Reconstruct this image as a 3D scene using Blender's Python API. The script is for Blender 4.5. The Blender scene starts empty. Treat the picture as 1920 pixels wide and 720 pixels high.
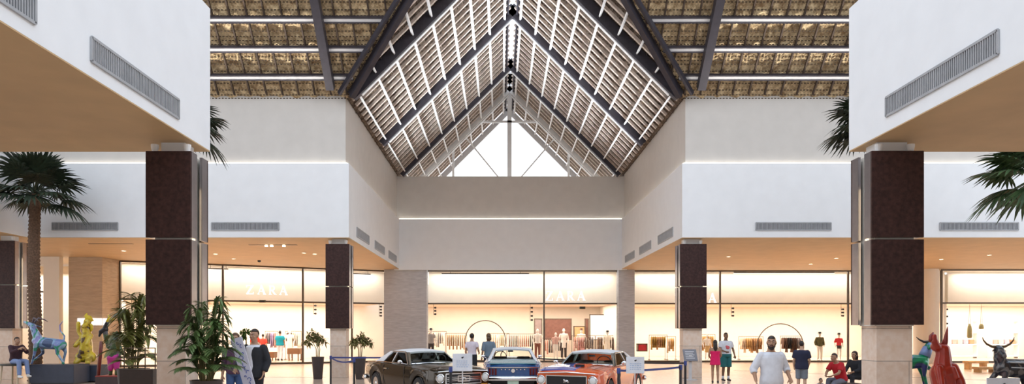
import bpy, bmesh, math, random
from mathutils import Vector as V, Matrix, Quaternion, noise
random.seed(7)
R = math.radians
SC = bpy.context.scene
C = SC.collection
# ---- camera constants (1920x720 frame): focal px, principal point, eye height
FX, VX, VY, H = 1332.0, 938.0, 622.0, 1.8
def PX(px, Y): return (px - VX) * Y / FX
def PZ(py, Y): return H + (VY - py) * Y / FX

# ------------------------------------------------------------------ materials
MATS = {}
def nt(name):
    m = bpy.data.materials.new(name); m.use_nodes = True
    n = m.node_tree; b = n.nodes['Principled BSDF']
    return m, n, b
def mat(name, col, rough=.6, metal=0, noise_amt=.08, nscale=6, bump=0, coat=0, emit=0, ecol=None, spec=.5):
    if name in MATS: return MATS[name]
    m, n, b = nt(name)
    b.inputs['Roughness'].default_value = rough
    b.inputs['Metallic'].default_value = metal
    b.inputs['Coat Weight'].default_value = coat
    b.inputs['Coat Roughness'].default_value = .04
    b.inputs['Specular IOR Level'].default_value = spec
    tc = n.nodes.new('ShaderNodeTexCoord')
    nz = n.nodes.new('ShaderNodeTexNoise'); nz.inputs['Scale'].default_value = nscale; nz.inputs['Detail'].default_value = 4
    n.links.new(tc.outputs['Object'], nz.inputs['Vector'])
    cr = n.nodes.new('ShaderNodeValToRGB')
    lo = [max(0, c * (1 - noise_amt)) for c in col]; hi = [min(1, c * (1 + noise_amt)) for c in col]
    cr.color_ramp.elements[0].position = .3; cr.color_ramp.elements[0].color = (*lo, 1)
    cr.color_ramp.elements[1].position = .7; cr.color_ramp.elements[1].color = (*hi, 1)
    n.links.new(nz.outputs['Fac'], cr.inputs['Fac']); n.links.new(cr.outputs['Color'], b.inputs['Base Color'])
    if bump:
        bp = n.nodes.new('ShaderNodeBump'); bp.inputs['Strength'].default_value = bump
        n.links.new(nz.outputs['Fac'], bp.inputs['Height']); n.links.new(bp.outputs['Normal'], b.inputs['Normal'])
    if emit:
        b.inputs['Emission Color'].default_value = (*(ecol or col), 1); b.inputs['Emission Strength'].default_value = emit
    MATS[name] = m
    return m
def mat_patches(name, cols, scale=3, rough=.35, coat=.4):
    """painted patches: hard-edged noise bands of several paint colours"""
    if name in MATS: return MATS[name]
    m, n, b = nt(name); b.inputs['Roughness'].default_value = rough; b.inputs['Coat Weight'].default_value = coat
    tc = n.nodes.new('ShaderNodeTexCoord'); nz = n.nodes.new('ShaderNodeTexNoise')
    nz.inputs['Scale'].default_value = scale; nz.inputs['Detail'].default_value = 1.5
    n.links.new(tc.outputs['Object'], nz.inputs['Vector'])
    cr = n.nodes.new('ShaderNodeValToRGB'); cr.color_ramp.interpolation = 'CONSTANT'
    e = cr.color_ramp.elements; k = len(cols)
    while len(e) < k: e.new(.5)
    for i, c in enumerate(cols):
        e[i].position = 0 if i == 0 else .32 + .36 * i / k; e[i].color = (*c, 1)
    n.links.new(nz.outputs['Fac'], cr.inputs['Fac']); n.links.new(cr.outputs['Color'], b.inputs['Base Color'])
    MATS[name] = m; return m
def mat_brick(name, col, mortar, w, h, rough=.7, vary=.12, swap=False, msize=.012, bump=.15, spec=.5, streak=0):
    if name in MATS: return MATS[name]
    m, n, b = nt(name); b.inputs['Roughness'].default_value = rough; b.inputs['Specular IOR Level'].default_value = spec
    tc = n.nodes.new('ShaderNodeTexCoord'); sp = n.nodes.new('ShaderNodeSeparateXYZ'); cb = n.nodes.new('ShaderNodeCombineXYZ')
    n.links.new(tc.outputs['Object'], sp.inputs['Vector'])
    if swap:      # floor: x, y
        n.links.new(sp.outputs['X'], cb.inputs['X']); n.links.new(sp.outputs['Y'], cb.inputs['Y'])
    else:         # wall: x + y, z
        ad = n.nodes.new('ShaderNodeMath'); n.links.new(sp.outputs['X'], ad.inputs[0]); n.links.new(sp.outputs['Y'], ad.inputs[1])
        n.links.new(ad.outputs['Value'], cb.inputs['X']); n.links.new(sp.outputs['Z'], cb.inputs['Y'])
    bt = n.nodes.new('ShaderNodeTexBrick'); n.links.new(cb.outputs['Vector'], bt.inputs['Vector'])
    bt.inputs['Scale'].default_value = 1; bt.inputs['Brick Width'].default_value = w; bt.inputs['Row Height'].default_value = h
    bt.inputs['Mortar Size'].default_value = msize; bt.inputs['Mortar'].default_value = (*mortar, 1)
    bt.inputs['Color1'].default_value = (*[c * (1 - vary) for c in col], 1); bt.inputs['Color2'].default_value = (*[min(1, c * (1 + vary)) for c in col], 1)
    nz = n.nodes.new('ShaderNodeTexNoise'); nz.inputs['Scale'].default_value = 9; nz.inputs['Detail'].default_value = 6
    mp = n.nodes.new('ShaderNodeMapping'); mp.inputs['Scale'].default_value = (.25, .25, 1.6) if streak else (1, 1, 1)
    n.links.new(tc.outputs['Object'], mp.inputs['Vector']); n.links.new(mp.outputs['Vector'], nz.inputs['Vector'])
    mx = n.nodes.new('ShaderNodeMixRGB'); mx.blend_type = 'OVERLAY'; mx.inputs['Fac'].default_value = .35
    n.links.new(bt.outputs['Color'], mx.inputs['Color1']); n.links.new(nz.outputs['Fac'], mx.inputs['Color2'])
    n.links.new(mx.outputs['Color'], b.inputs['Base Color'])
    bp = n.nodes.new('ShaderNodeBump'); bp.inputs['Strength'].default_value = bump
    n.links.new(nz.outputs['Fac'], bp.inputs['Height']); n.links.new(bp.outputs['Normal'], b.inputs['Normal'])
    MATS[name] = m; return m
def mat_glass(name, tint=(1, 1, 1), refl=.08, rough=.0):
    if name in MATS: return MATS[name]
    m = bpy.data.materials.new(name); m.use_nodes = True; n = m.node_tree; n.nodes.clear()
    o = n.nodes.new('ShaderNodeOutputMaterial'); t = n.nodes.new('ShaderNodeBsdfTransparent'); g = n.nodes.new('ShaderNodeBsdfGlossy')
    t.inputs['Color'].default_value = (*tint, 1); g.inputs['Roughness'].default_value = rough
    mx = n.nodes.new('ShaderNodeMixShader'); lw = n.nodes.new('ShaderNodeLayerWeight'); lw.inputs['Blend'].default_value = refl
    n.links.new(lw.outputs['Fresnel'], mx.inputs['Fac']); n.links.new(t.outputs[0], mx.inputs[1]); n.links.new(g.outputs[0], mx.inputs[2])
    n.links.new(mx.outputs[0], o.inputs['Surface']); MATS[name] = m; return m
def mat_thatch(name, c0, c1):
    m, n, b = nt(name); b.inputs['Roughness'].default_value = .95
    tc = n.nodes.new('ShaderNodeTexCoord')
    a = n.nodes.new('ShaderNodeTexNoise'); a.inputs['Scale'].default_value = 5.5; a.inputs['Detail'].default_value = 9; a.inputs['Roughness'].default_value = .72
    n.links.new(tc.outputs['Object'], a.inputs['Vector'])
    cr = n.nodes.new('ShaderNodeValToRGB'); cr.color_ramp.elements[0].position = .38; cr.color_ramp.elements[1].position = .62
    cr.color_ramp.elements[0].color = (*c0, 1); cr.color_ramp.elements[1].color = (*c1, 1)
    n.links.new(a.outputs['Fac'], cr.inputs['Fac']); n.links.new(cr.outputs['Color'], b.inputs['Base Color'])
    bp = n.nodes.new('ShaderNodeBump'); bp.inputs['Strength'].default_value = .6; bp.inputs['Distance'].default_value = .1
    n.links.new(a.outputs['Fac'], bp.inputs['Height']); n.links.new(bp.outputs['Normal'], b.inputs['Normal'])
    MATS[name] = m; return m

M = dict(
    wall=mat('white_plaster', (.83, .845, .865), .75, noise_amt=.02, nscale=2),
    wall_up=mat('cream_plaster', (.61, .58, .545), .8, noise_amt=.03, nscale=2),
    soffit=mat('tan_soffit', (.59, .41, .225), .55, noise_amt=.06, nscale=1.5),
    floor=mat_brick('floor_tile', (.60, .47, .37), (.42, .33, .26), 1.2, 1.2, .22, .05, True, .006, .02),
    stripe=mat('dark_floor_band', (.16, .12, .10), .25),
    stone=mat_brick('limestone', (.76, .61, .50), (.45, .37, .31), 2.4, .62, .8, .05, msize=.010),
    travert=mat_brick('grey_travertine', (.50, .51, .54), (.40, .41, .43), 6.2, .9, .75, .04, streak=1, msize=.006),
    travtan=mat_brick('tan_travertine', (.52, .40, .28), (.40, .31, .22), 6.2, .9, .75, .05, streak=1, msize=.006),
    brown=mat('brown_cladding', (.042, .018, .016), .5, noise_amt=.4, nscale=14, spec=.3),
    bronze=mat('satin_bronze', (.36, .35, .38), .28, metal=1, noise_amt=.06),
    steel=mat('dark_roof_steel', (.040, .036, .048), .45, noise_amt=.15),
    purl=mat('pale_grey_steel', (.62, .62, .64), .5, noise_amt=.05),
    white=mat('white_paint', (.86, .86, .86), .5, noise_amt=.02),
    canelt=mat('dark_cane', (.075, .050, .032), .8, noise_amt=.4, nscale=20),
    rafter_lit=mat('lit_rafter', (.58, .49, .42), .7, noise_amt=.25),  # same rafters in the nave, gable light on their sides painted in
    rafter=mat('brown_rafter', (.07, .045, .032), .7, noise_amt=.3),
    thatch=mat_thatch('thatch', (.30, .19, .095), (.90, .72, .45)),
    thatch_shaded=mat_thatch('shaded_thatch', (.05, .034, .025), (.30, .22, .16)),  # same thatch, with the shade between the nave slats put into its colour
    grille=mat('vent_grey', (.42, .43, .45), .5, metal=.2),
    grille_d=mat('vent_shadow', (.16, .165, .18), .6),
    glass=mat_glass('shop_glass', (1, 1, 1), .06),
    frame=mat('bronze_frame', (.13, .10, .075), .4, metal=.4),
    cream=mat('shop_cream', (.88, .82, .73), .8, noise_amt=.02, nscale=2),
    pinkish=mat('shop_peach', (.82, .62, .48), .8, noise_amt=.04),
    led=mat('led_strip', (1, .93, .82), .5, emit=2.8, ecol=(1, .93, .82)),
    lamp=mat('lamp_glow', (1, .85, .6), .5, emit=9, ecol=(1, .85, .6)),
    chrome=mat('chrome', (.85, .86, .88), .12, metal=1, noise_amt=.01),
    rubber=mat('black_rubber', (.02, .02, .022), .7),
    black=mat('black_plastic', (.022, .022, .026), .4),
    navy=mat('navy_belt', (.035, .055, .22), .6),
    carglass=mat_glass('car_glass', (.90, .95, .93), .12),
    seat=mat('dark_vinyl', (.05, .045, .045), .5),
    leaf=mat('palm_green', (.045, .085, .028), .5, noise_amt=.5, nscale=4),
    leafd=mat('dark_palm_green', (.022, .036, .018), .55, noise_amt=.5, nscale=4),
    leafy=mat('olive_leaf', (.20, .18, .06), .55, noise_amt=.45, nscale=5),
    trunk=mat('palm_trunk', (.13, .078, .05), .9, noise_amt=.4, nscale=18, bump=.6),
    stem=mat('plant_stem', (.22, .19, .08), .7, noise_amt=.3),
    pot=mat('dark_pot', (.055, .042, .040), .5),
    soil=mat('soil', (.05, .035, .025), .95),
    skinl=mat('skin_light', (.62, .40, .28), .55, noise_amt=.05),
    skinm=mat('skin_tan', (.42, .24, .15), .55, noise_amt=.05),
    skind=mat('skin_brown', (.20, .105, .06), .55, noise_amt=.05),
    hair=mat('dark_hair', (.022, .015, .012), .5, noise_amt=.4, nscale=40),
    hairb=mat('brown_hair', (.11, .06, .03), .5, noise_amt=.4, nscale=40),
    eyew=mat('eye_white', (.8, .8, .8), .3), lip=mat('lip', (.35, .13, .10), .5),
    plaster=mat('mannequin_white', (.86, .82, .76), .5),
)

# ------------------------------------------------------------------ mesh builder
class MB:
    def __init__(s): s.v = []; s.f = []; s.m = []
    def add(s, vs, fs, mi=0):
        o = len(s.v); s.v += [V(p) for p in vs]; s.f += [tuple(i + o for i in f) for f in fs]; s.m += [mi] * len(fs); return s
    def box(s, x0, x1, y0, y1, z0, z1, mi=0):
        return s.add([(x, y, z) for z in (z0, z1) for y in (y0, y1) for x in (x0, x1)],
                     [(0, 2, 3, 1), (4, 5, 7, 6), (0, 1, 5, 4), (2, 6, 7, 3), (0, 4, 6, 2), (1, 3, 7, 5)], mi)
    def hexa(s, p, mi=0):   # 8 points: 4 bottom loop, 4 top loop
        return s.add(p, [(3, 2, 1, 0), (4, 5, 6, 7), (0, 1, 5, 4), (1, 2, 6, 5), (2, 3, 7, 6), (3, 0, 4, 7)], mi)
    def bar(s, p0, p1, w, h, up=(0, 0, 1), mi=0):
        p0, p1, up = V(p0), V(p1), V(up); d = (p1 - p0).normalized(); a = d.cross(up).normalized() * w / 2; b = a.cross(d).normalized() * h / 2
        return s.hexa([p0 - a - b, p0 + a - b, p0 + a + b, p0 - a + b, p1 - a - b, p1 + a - b, p1 + a + b, p1 - a + b], mi)
    def loft(s, rings, caps=True, mi=0, closed=True):
        n = len(rings[0]); vs = [p for r in rings for p in r]; fs = []
        for i in range(len(rings) - 1):
            for j in range(n if closed else n - 1):
                k = (j + 1) % n; fs.append((i * n + j, i * n + k, (i + 1) * n + k, (i + 1) * n + j))
        if caps: fs.append(tuple(range(n))[::-1]); fs.append(tuple(range((len(rings) - 1) * n, len(rings) * n)))
        return s.add(vs, fs, mi)
    def tube(s, pts, rad, seg=8, caps=True, mi=0, flat=1):
        pts = [V(p) for p in pts]; rad = rad if isinstance(rad, (list, tuple)) else [rad] * len(pts)
        rings = []; ref = None
        for i, p in enumerate(pts):
            d = (pts[min(i + 1, len(pts) - 1)] - pts[max(i - 1, 0)]).normalized()
            if ref is None: ref = V((0, 0, 1)) if abs(d.z) < .9 else V((0, 1, 0))
            a = d.cross(ref).normalized(); b = a.cross(d).normalized(); ref = b
            rings.append([p + (a * math.cos(t) + b * flat * math.sin(t)) * rad[i] for t in [2 * math.pi * k / seg for k in range(seg)]])
        return s.loft(rings, caps, mi)
    def ell(s, c, r, seg=14, rg=9, rot=None, mi=0, keep=None):
        c = V(c); vs = []; fs = []
        for i in range(rg + 1):
            t = math.pi * i / rg
            for j in range(seg):
                a = 2 * math.pi * j / seg
                p = V((r[0] * math.sin(t) * math.cos(a), r[1] * math.sin(t) * math.sin(a), r[2] * math.cos(t)))
                vs.append(c + (rot @ p if rot else p))
        for i in range(rg):
            for j in range(seg):
                k = (j + 1) % seg; f = (i * seg + j, (i + 1) * seg + j, (i + 1) * seg + k, i * seg + k)
                if keep is None or keep(sum((vs[q] for q in f), V()) / 4 - c): fs.append(f)
        return s.add(vs, fs, mi)
    def cap(s, p0, p1, r0, r1=None, seg=10):      # capsule, tapered
        p0, p1 = V(p0), V(p1); r1 = r0 if r1 is None else r1
        d = p1 - p0
        if d.length < 1e-6: return s.ell(p0, (r0,) * 3, seg, 6)
        d.normalize(); pts, rr = [], []
        for k in (-.98, -.8, -.45): pts.append(p0 + d * r0 * k); rr.append(r0 * math.sqrt(1 - k * k))
        pts.append(p0); rr.append(r0); pts.append(p1); rr.append(r1)
        for k in (.45, .8, .98): pts.append(p1 + d * r1 * k); rr.append(r1 * math.sqrt(1 - k * k))
        return s.tube(pts, rr, seg)
    def lathe(s, prof, c=(0, 0, 0), seg=20, mi=0, caps=True, axis='z'):
        c = V(c); rings = []
        for r, z in prof:
            ring = []
            for k in range(seg):
                a = 2 * math.pi * k / seg; q = (r * math.cos(a), r * math.sin(a), z)
                if axis == 'y': q = (q[0], q[2], -q[1])
                if axis == 'x': q = (q[2], q[0], q[1])
                ring.append(c + V(q))
            rings.append(ring)
        return s.loft(rings, caps, mi)
    def prism(s, poly, ext, mi=0):
        poly = [V(p) for p in poly]; ext = V(ext)
        return s.loft([poly, [p + ext for p in poly]], True, mi)
    def xf(s, mtx):
        s.v = [mtx @ p for p in s.v]; return s
    def join(s, o): return s.add(o.v, o.f, 0)
    def mesh(s, name):
        me = bpy.data.meshes.new(name); me.from_pydata([tuple(p) for p in s.v], [], s.f); 
        for p, mi in zip(me.polygons, s.m): p.material_index = mi
        return me
    def build(s, name, mats, parent=None, loc=None, rot=None, smooth=False, fix=True, bevel=0):
        me = s.mesh(name)
        if fix:
            bm = bmesh.new(); bm.from_mesh(me); bmesh.ops.recalc_face_normals(bm, faces=bm.faces)
            if bevel: bmesh.ops.bevel(bm, geom=bm.edges[:], offset=bevel, segments=2, affect='EDGES', clamp_overlap=True)
            bm.to_mesh(me); bm.free()
        for m in (mats if isinstance(mats, (list, tuple)) else [mats]): me.materials.append(m)
        if smooth:
            for p in me.polygons: p.use_smooth = True
            if smooth is not True: me.set_sharp_from_angle(angle=R(smooth))
        o = bpy.data.objects.new(name, me); C.objects.link(o)
        if parent: o.parent = parent
        if loc is not None: o.location = loc
        if rot is not None: o.rotation_euler = rot
        return o
    def fuse(s, name, mats, parent=None, voxel=.014, sm=4, loc=None):
        me = s.mesh('tmp'); t = bpy.data.objects.new('tmp', me); C.objects.link(t)
        bm = bmesh.new(); bm.from_mesh(me); bmesh.ops.recalc_face_normals(bm, faces=bm.faces); bm.to_mesh(me); bm.free()
        r = t.modifiers.new('r', 'REMESH'); r.mode = 'VOXEL'; r.voxel_size = voxel
        if sm: q = t.modifiers.new('s', 'SMOOTH'); q.iterations = sm; q.factor = .5
        dg = bpy.context.evaluated_depsgraph_get(); dg.update()
        nm = bpy.data.meshes.new_from_object(t.evaluated_get(dg)); nm.name = name
        bpy.data.objects.remove(t); bpy.data.meshes.remove(me)
        nm.materials.clear()
        for m in (mats if isinstance(mats, (list, tuple)) else [mats]): nm.materials.append(m)
        for p in nm.polygons: p.use_smooth = True; p.material_index = 0
        o = bpy.data.objects.new(name, nm); C.objects.link(o)
        if parent: o.parent = parent
        if loc is not None: o.location = loc
        return o

def tag(o, label, cat, group=None):
    o['label'] = label; o['category'] = cat
    if group: o['group'] = group
    return o
def thing(name, label, cat, loc=(0, 0, 0), rz=0, group=None):
    o = bpy.data.objects.new(name, None); C.objects.link(o); o.location = loc; o.rotation_euler = (0, 0, rz)
    o.empty_display_size = .1
    return tag(o, label, cat, group)
def struct(o): o['kind'] = 'structure'; return o
def copy_tree(o, parent=None):
    c = o.copy(); C.objects.link(c)
    if parent: c.parent = parent
    for ch in list(o.children): copy_tree(ch, c)
    return c
COVE = 640
SKY, EXPO = 2.1, 0.0
# ================================================================== SETTING
XL, XR = -5.84, 7.02          # inner faces of the nave
XC = (XL + XR) / 2            # ridge line
D1, D2, D3 = 14.3, 27.4, 41.0 # end of near blocks, far side of the crossing, end wall
ZS, ZL, ZT = 5.44, 8.3, 10.95 # soffit, light ledge, top of walls

struct(MB().box(-34, 40, -8, 62, -.2, 0).build('floor', M['floor']))
# dark inlaid bands in the floor tiles
struct(MB().hexa([(-9.5, 28.05, .0), (-6.9, 28.05, 0), (-6.9, 28.2, 0), (-9.5, 28.2, 0), (-9.5, 28.05, .004), (-6.9, 28.05, .004), (-6.9, 28.2, .004), (-9.5, 28.2, .004)]).build('trim_1', M['stripe']))
p = [(10.8, 32.9), (18.0, 26.3), (18.15, 26.42), (10.95, 33.05)]
struct(MB().hexa([(x, y, 0) for x, y in p] + [(x, y, .004) for x, y in p]).build('trim_2', M['stripe']))

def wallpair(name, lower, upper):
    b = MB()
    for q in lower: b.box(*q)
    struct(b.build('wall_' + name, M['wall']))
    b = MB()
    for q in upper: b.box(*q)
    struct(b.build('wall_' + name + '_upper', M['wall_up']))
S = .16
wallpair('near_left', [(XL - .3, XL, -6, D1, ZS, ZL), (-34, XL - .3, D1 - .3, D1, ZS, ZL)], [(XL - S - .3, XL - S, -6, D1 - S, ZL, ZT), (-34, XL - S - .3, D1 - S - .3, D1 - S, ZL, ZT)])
struct(MB().box(-34, 40, -9.3, -9, 0, ZT).build('wall_behind_blocker', M['wall_up']))  # unseen wall added to keep sky reflections off the column fronts
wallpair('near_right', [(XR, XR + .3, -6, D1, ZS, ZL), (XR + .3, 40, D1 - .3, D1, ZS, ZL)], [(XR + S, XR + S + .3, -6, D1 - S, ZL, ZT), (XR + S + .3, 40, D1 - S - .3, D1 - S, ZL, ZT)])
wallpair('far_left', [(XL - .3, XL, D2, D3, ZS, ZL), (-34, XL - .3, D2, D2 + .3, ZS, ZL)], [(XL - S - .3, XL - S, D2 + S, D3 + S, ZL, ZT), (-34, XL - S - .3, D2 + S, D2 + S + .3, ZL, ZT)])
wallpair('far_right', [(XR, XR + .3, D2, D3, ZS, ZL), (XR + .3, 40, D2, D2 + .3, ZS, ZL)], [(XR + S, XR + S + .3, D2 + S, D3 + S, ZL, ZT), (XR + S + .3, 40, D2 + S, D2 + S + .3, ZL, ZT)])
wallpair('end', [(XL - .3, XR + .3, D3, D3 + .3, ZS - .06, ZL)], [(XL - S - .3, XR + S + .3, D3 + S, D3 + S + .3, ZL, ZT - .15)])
# wall of the side block, far left
wallpair('side_left', [(-18.5, -18.2, 23.5, D2, ZS, ZL)], [(-18.66, -18.36, 23.5, D2 + S, ZL, ZT)])
# soffits
def soff(name, *bx): struct(MB().box(*bx).build(name, M['soffit']))
soff('ceiling_near_left', -34, XL - .002, -6, D1 - .002, ZS - .02, ZS + .12)
soff('ceiling_near_right', XR + .002, 40, -6, D1 - .002, ZS - .02, ZS + .12)
soff('ceiling_far_left', -34, XL - .002, D2 + .002, 43.2, ZS - .02, ZS + .12)
soff('ceiling_far_right', XR + .002, 40, D2 + .002, 43.2, ZS - .02, ZS + .12)
soff('ceiling_side_left', -34, -18.202, 23.5, D2, ZS - .02, ZS + .12)
# light ledges: an LED line along every ledge
for i, (a, b) in enumerate([((XL - .09, D2 + .1), (XL - .09, D3)), ((XR + .09, D2 + .1), (XR + .09, D3)), ((-18.2, D2 + .09), (XL - .1, D2 + .09)),
                            ((XR + .1, D2 + .09), (40, D2 + .09)), ((XL, D3 + .09), (XR, D3 + .09))]):
    struct(MB().bar((*a, ZL + .02), (*b, ZL + .02), .05, .035).build('trim_%d' % (i + 3), M['led']))

# ---------------------------------------------------------------- thatched roof
def slope_frame(P0, u, v): return V(P0), V(u).normalized(), V(v).normalized()
def thatch_mesh(P0, u, v, U, Vv, inside, name, parent, step=.09, tm='thatch', tl=.135, ts=.205, rows=(.19, .35)):
    P0 = V(P0) - V(v).normalized() * .5; Vv += .5; inside_ = inside; inside = lambda a, bb: inside_(a, bb - .5)
    """bulging thatch plus rows of cane ties, one mesh"""
    P0, u, v = slope_frame(P0, u, v); nrm = u.cross(v).normalized()
    if nrm.z < 0: nrm = -nrm
    nu, nv = int(U / step), int(Vv / step); b = MB()
    vs = []
    for j in range(nv + 1):
        for i in range(nu + 1):
            p = P0 + u * (i * U / nu) + v * (j * Vv / nv)
            d = noise.noise(p * 2.1) * .05 + noise.noise(p * 7) * .035 + .03 * math.cos(2 * math.pi * i * U / nu / .63)
            vs.append(p + nrm * (.10 + d))
    fs = []
    for j in range(nv):
        for i in range(nu):
            if inside((i + .5) * U / nu, (j + .5) * Vv / nv): fs.append((j * (nu + 1) + i, j * (nu + 1) + i + 1, (j + 1) * (nu + 1) + i + 1, (j + 1) * (nu + 1) + i))
    b.add(vs, fs, 0)
    k = 0; y = .18
    while y < Vv:
        x = random.random() * .1
        while x < U - .15:
            if inside(x, y) and inside(x + .14, y):
                c = P0 + u * x + v * y + nrm * .045
                b.bar(c, c + u * tl, .028, .028, nrm, 1)
            x += ts
        y += rows[k % len(rows)]; k += 1
    # solid outer layer so the roof is not paper thin
    o = b.build(name, [M[tm], M['canelt']], parent, fix=False, smooth=25)
    return o
HW = XC - XL
SL = math.sqrt(2)
PUR = [.22 + .715 * k for k in range(9)]
# nave: two slopes from the valley of the crossing to beyond the gable window
YE = 49.2
NB = [D2, 34.2, D3, 45.1]
for side in (-1, 1):
    x0 = XL if side < 0 else XR
    root = bpy.data.objects.new('ceiling_thatch_nave_' + ('left' if side < 0 else 'right'), None); C.objects.link(root); struct(root); root.location = (x0, D2, ZT)
    off = V((x0, D2, ZT))
    sd = -side
    P = lambda s, y, dz=0: V((x0 + sd * s, y, ZT + s + dz)) - off
    gap = HW - .14
    ins = lambda a, bb: (21 + a) > D2 - bb / SL
    thatch_mesh(P(0, 21), (0, 1, 0), (sd, 0, 1), YE - 21, gap * SL, ins, 'thatch', root, .10, 'thatch_shaded')
    dn = V((sd * .5, 0, -.5)) * SL        # towards the inside of the roof
    # purlins between the frames
    for k, s in enumerate(PUR):
        y0 = max(21.2, D2 - s + .25)
        b = MB(); b.bar(P(s, y0) + dn * .15, P(s, YE - .1) + dn * .15, .06, .11, dn, 0)
        b.build('purlin', [M['white']], root)
    # small rafters under the thatch
    y = 21.6
    while y < YE - .2:
        s0 = max(0, D2 - y)
        if s0 < gap - .3:
            MB().bar(P(s0, y) + dn * .03, P(gap, y) + dn * .03, .13, .10, dn).build('rafter', M['rafter_lit'], root)
        y += .64
    # main frames
    for Y in NB:
        lt = Y > 44  # gable beam turned white, window glare put into its colour
        w, h = (.26, .40) if not lt else (.2, .3)
        MB().bar(P(.02, Y) + dn * .13, P(HW + .12, Y) + dn * .13, w, h, dn).build('roof_beam', M['white'] if lt else M['steel'], root)
        MB().bar(P(.25, Y + .10) + dn * .34, P(HW - .3, Y + .10) + dn * .34, .16, .05, dn).build('beam_flange', M['white'], root)
    MB().bar(P(-.1, YE - .3) + dn * .25, P(HW, YE - .3) + dn * .25, .2, .35, dn).build('roof_beam', M['purl'], root)
    MB().bar(P(HW - .30, 21.4) + dn * .05, P(HW - .30, YE - .1) + dn * .05, .08, .16, dn).build('ridge_board', M['steel'], root)
    # valley beam of the crossing: twin members
    for t in (.0, .42):
        a = P(.12, D2 - .12 - t * .5) + V((-sd * t, 0, -.2)); e = P(HW - .1, D2 - HW + .1) + V((-sd * t * .5, 0, -.25))
        MB().bar(a, e, .20 if t == 0 else .10, .30 if t == 0 else .18).build('valley_beam', M['steel'], root)
struct(MB().box(XC - .2, XC + .2, 21.2, YE, ZT + HW + .06, ZT + HW + .08).build('window_ridge', M['glass']))
# transept: far slope, left and right of the crossing
for side in (-1, 1):
    x0 = XL if side < 0 else XR
    sd = side
    xe = -17.5 if side < 0 else 18.5; U = abs(xe - x0) + HW
    root = bpy.data.objects.new('ceiling_thatch_transept_' + ('left' if side < 0 else 'right'), None); C.objects.link(root); struct(root)
    off = V((x0, D2, ZT)); root.location = off
    xin = x0 - sd * HW          # ridge centre
    P = lambda xx, s: V((xx, D2 - s, ZT + s)) - off
    dn = V((0, -.5, -.5)) * SL
    ins = lambda a, bb: a > HW - bb / SL - .02
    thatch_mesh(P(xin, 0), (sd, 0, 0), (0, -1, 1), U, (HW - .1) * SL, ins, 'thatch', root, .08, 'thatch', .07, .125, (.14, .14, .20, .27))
    for k in range(8):
        s = .52 + .755 * k
        xa = x0 - sd * (s - .25)
        b = MB(); b.bar(P(xa, s) + dn * .12, P(xe, s) + dn * .12, .15, .07, dn, 0)
        b.bar(P(xa, s) + dn * .08 + V((0, -.058, .058)), P(xe, s) + dn * .08 + V((0, -.058, .058)), .05, .17, dn, 1)
        b.bar(P(xa, s) + dn * .08 - V((0, -.058, .058)), P(xe, s) + dn * .08 - V((0, -.058, .058)), .05, .17, dn, 1)
        b.build('purlin', [M['purl'], M['steel']], root)
    x = .3
    while x < U:
        xx = xin + sd * x; s0 = max(0, HW - x)
        if s0 < HW - .4: MB().bar(P(xx, s0), P(xx, HW - .1), .05, .10, dn).build('rafter', M['rafter'], root)
        x += .62
    for xx in (x0 + sd * .58, x0 + sd * 6.8):
        MB().bar(P(xx, .28) + dn * .32, P(xx, HW - .1) + dn * .32, .30, .32, dn).build('roof_beam', M['steel'], root)
    # pale gutter pieces lying on top of the wall
    MB().box(min(x0 + sd * 1.2, x0 + sd * 2.8), max(x0 + sd * 1.2, x0 + sd * 2.8), .2, .42, .0, .1).build('gutter', M['purl'], root)

# gable window
YG = 45.6
gm = MB(); gz = lambda py: PZ(py, YG); gx = lambda px: PX(px, YG)
struct(MB().prism([(XL, YG, ZT - .3), (XR, YG, ZT - .3), (XR, YG, ZT), (XC, YG, ZT + HW), (XL, YG, ZT)], (0, .02, 0)).build('window_gable', M['glass']))
gw = bpy.data.objects['window_gable']
for n_, a, b_, w in [('mullion', (XC, ZT - .3), (XC, ZT + HW), .28), ('mullion', (gx(850), ZT - .3), (gx(850), gz(226)), .14), ('mullion', (gx(1066), ZT - .3), (gx(1066), gz(226)), .14),
                     ('transom', (gx(828), gz(229)), (gx(1086), gz(229)), .13), ('brace', (XC - .1, ZT), (gx(852), gz(232)), .08), ('brace', (XC + .1, ZT), (gx(1064), gz(232)), .08)]:
    MB().bar((a[0], YG - .08, a[1]), (b_[0], YG - .08, b_[1]), w, .12, (0, 1, 0)).build(n_, M['white'], gw)  # white of these bars stands in for the glare of the window

def area(name, loc, sx, sy, power, col, rot=(0, 0, 0), spread=180):
    l = bpy.data.lights.new(name, 'AREA'); l.shape = 'RECTANGLE'; l.size = sx; l.size_y = sy; l.energy = power; l.color = col; l.spread = R(spread)
    o = bpy.data.objects.new(name, l); C.objects.link(o); o.location = loc; o.rotation_euler = rot; return o
# the cove lamps on the ledges shine up into the roof
for x_, r_ in ((XL - .07, R(180 + 40)), (XR + .07, R(180 - 40))):
    area('ledge_lamp', (x_, (D2 + D3) / 2 - 1.2, ZL + .06), .08, D3 - D2 - 3.6, COVE, (.86, .93, 1), (0, r_, 0), 76)
for xa, xb in ((-18, XL - .3), (XR + .3, 19)):
    area('ledge_lamp', ((xa + xb) / 2, D2 + .08, ZL + .06), xb - xa, .08, 24 * (xb - xa), (1, .95, .86), (R(180 + 30), 0, 0), 50)
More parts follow.
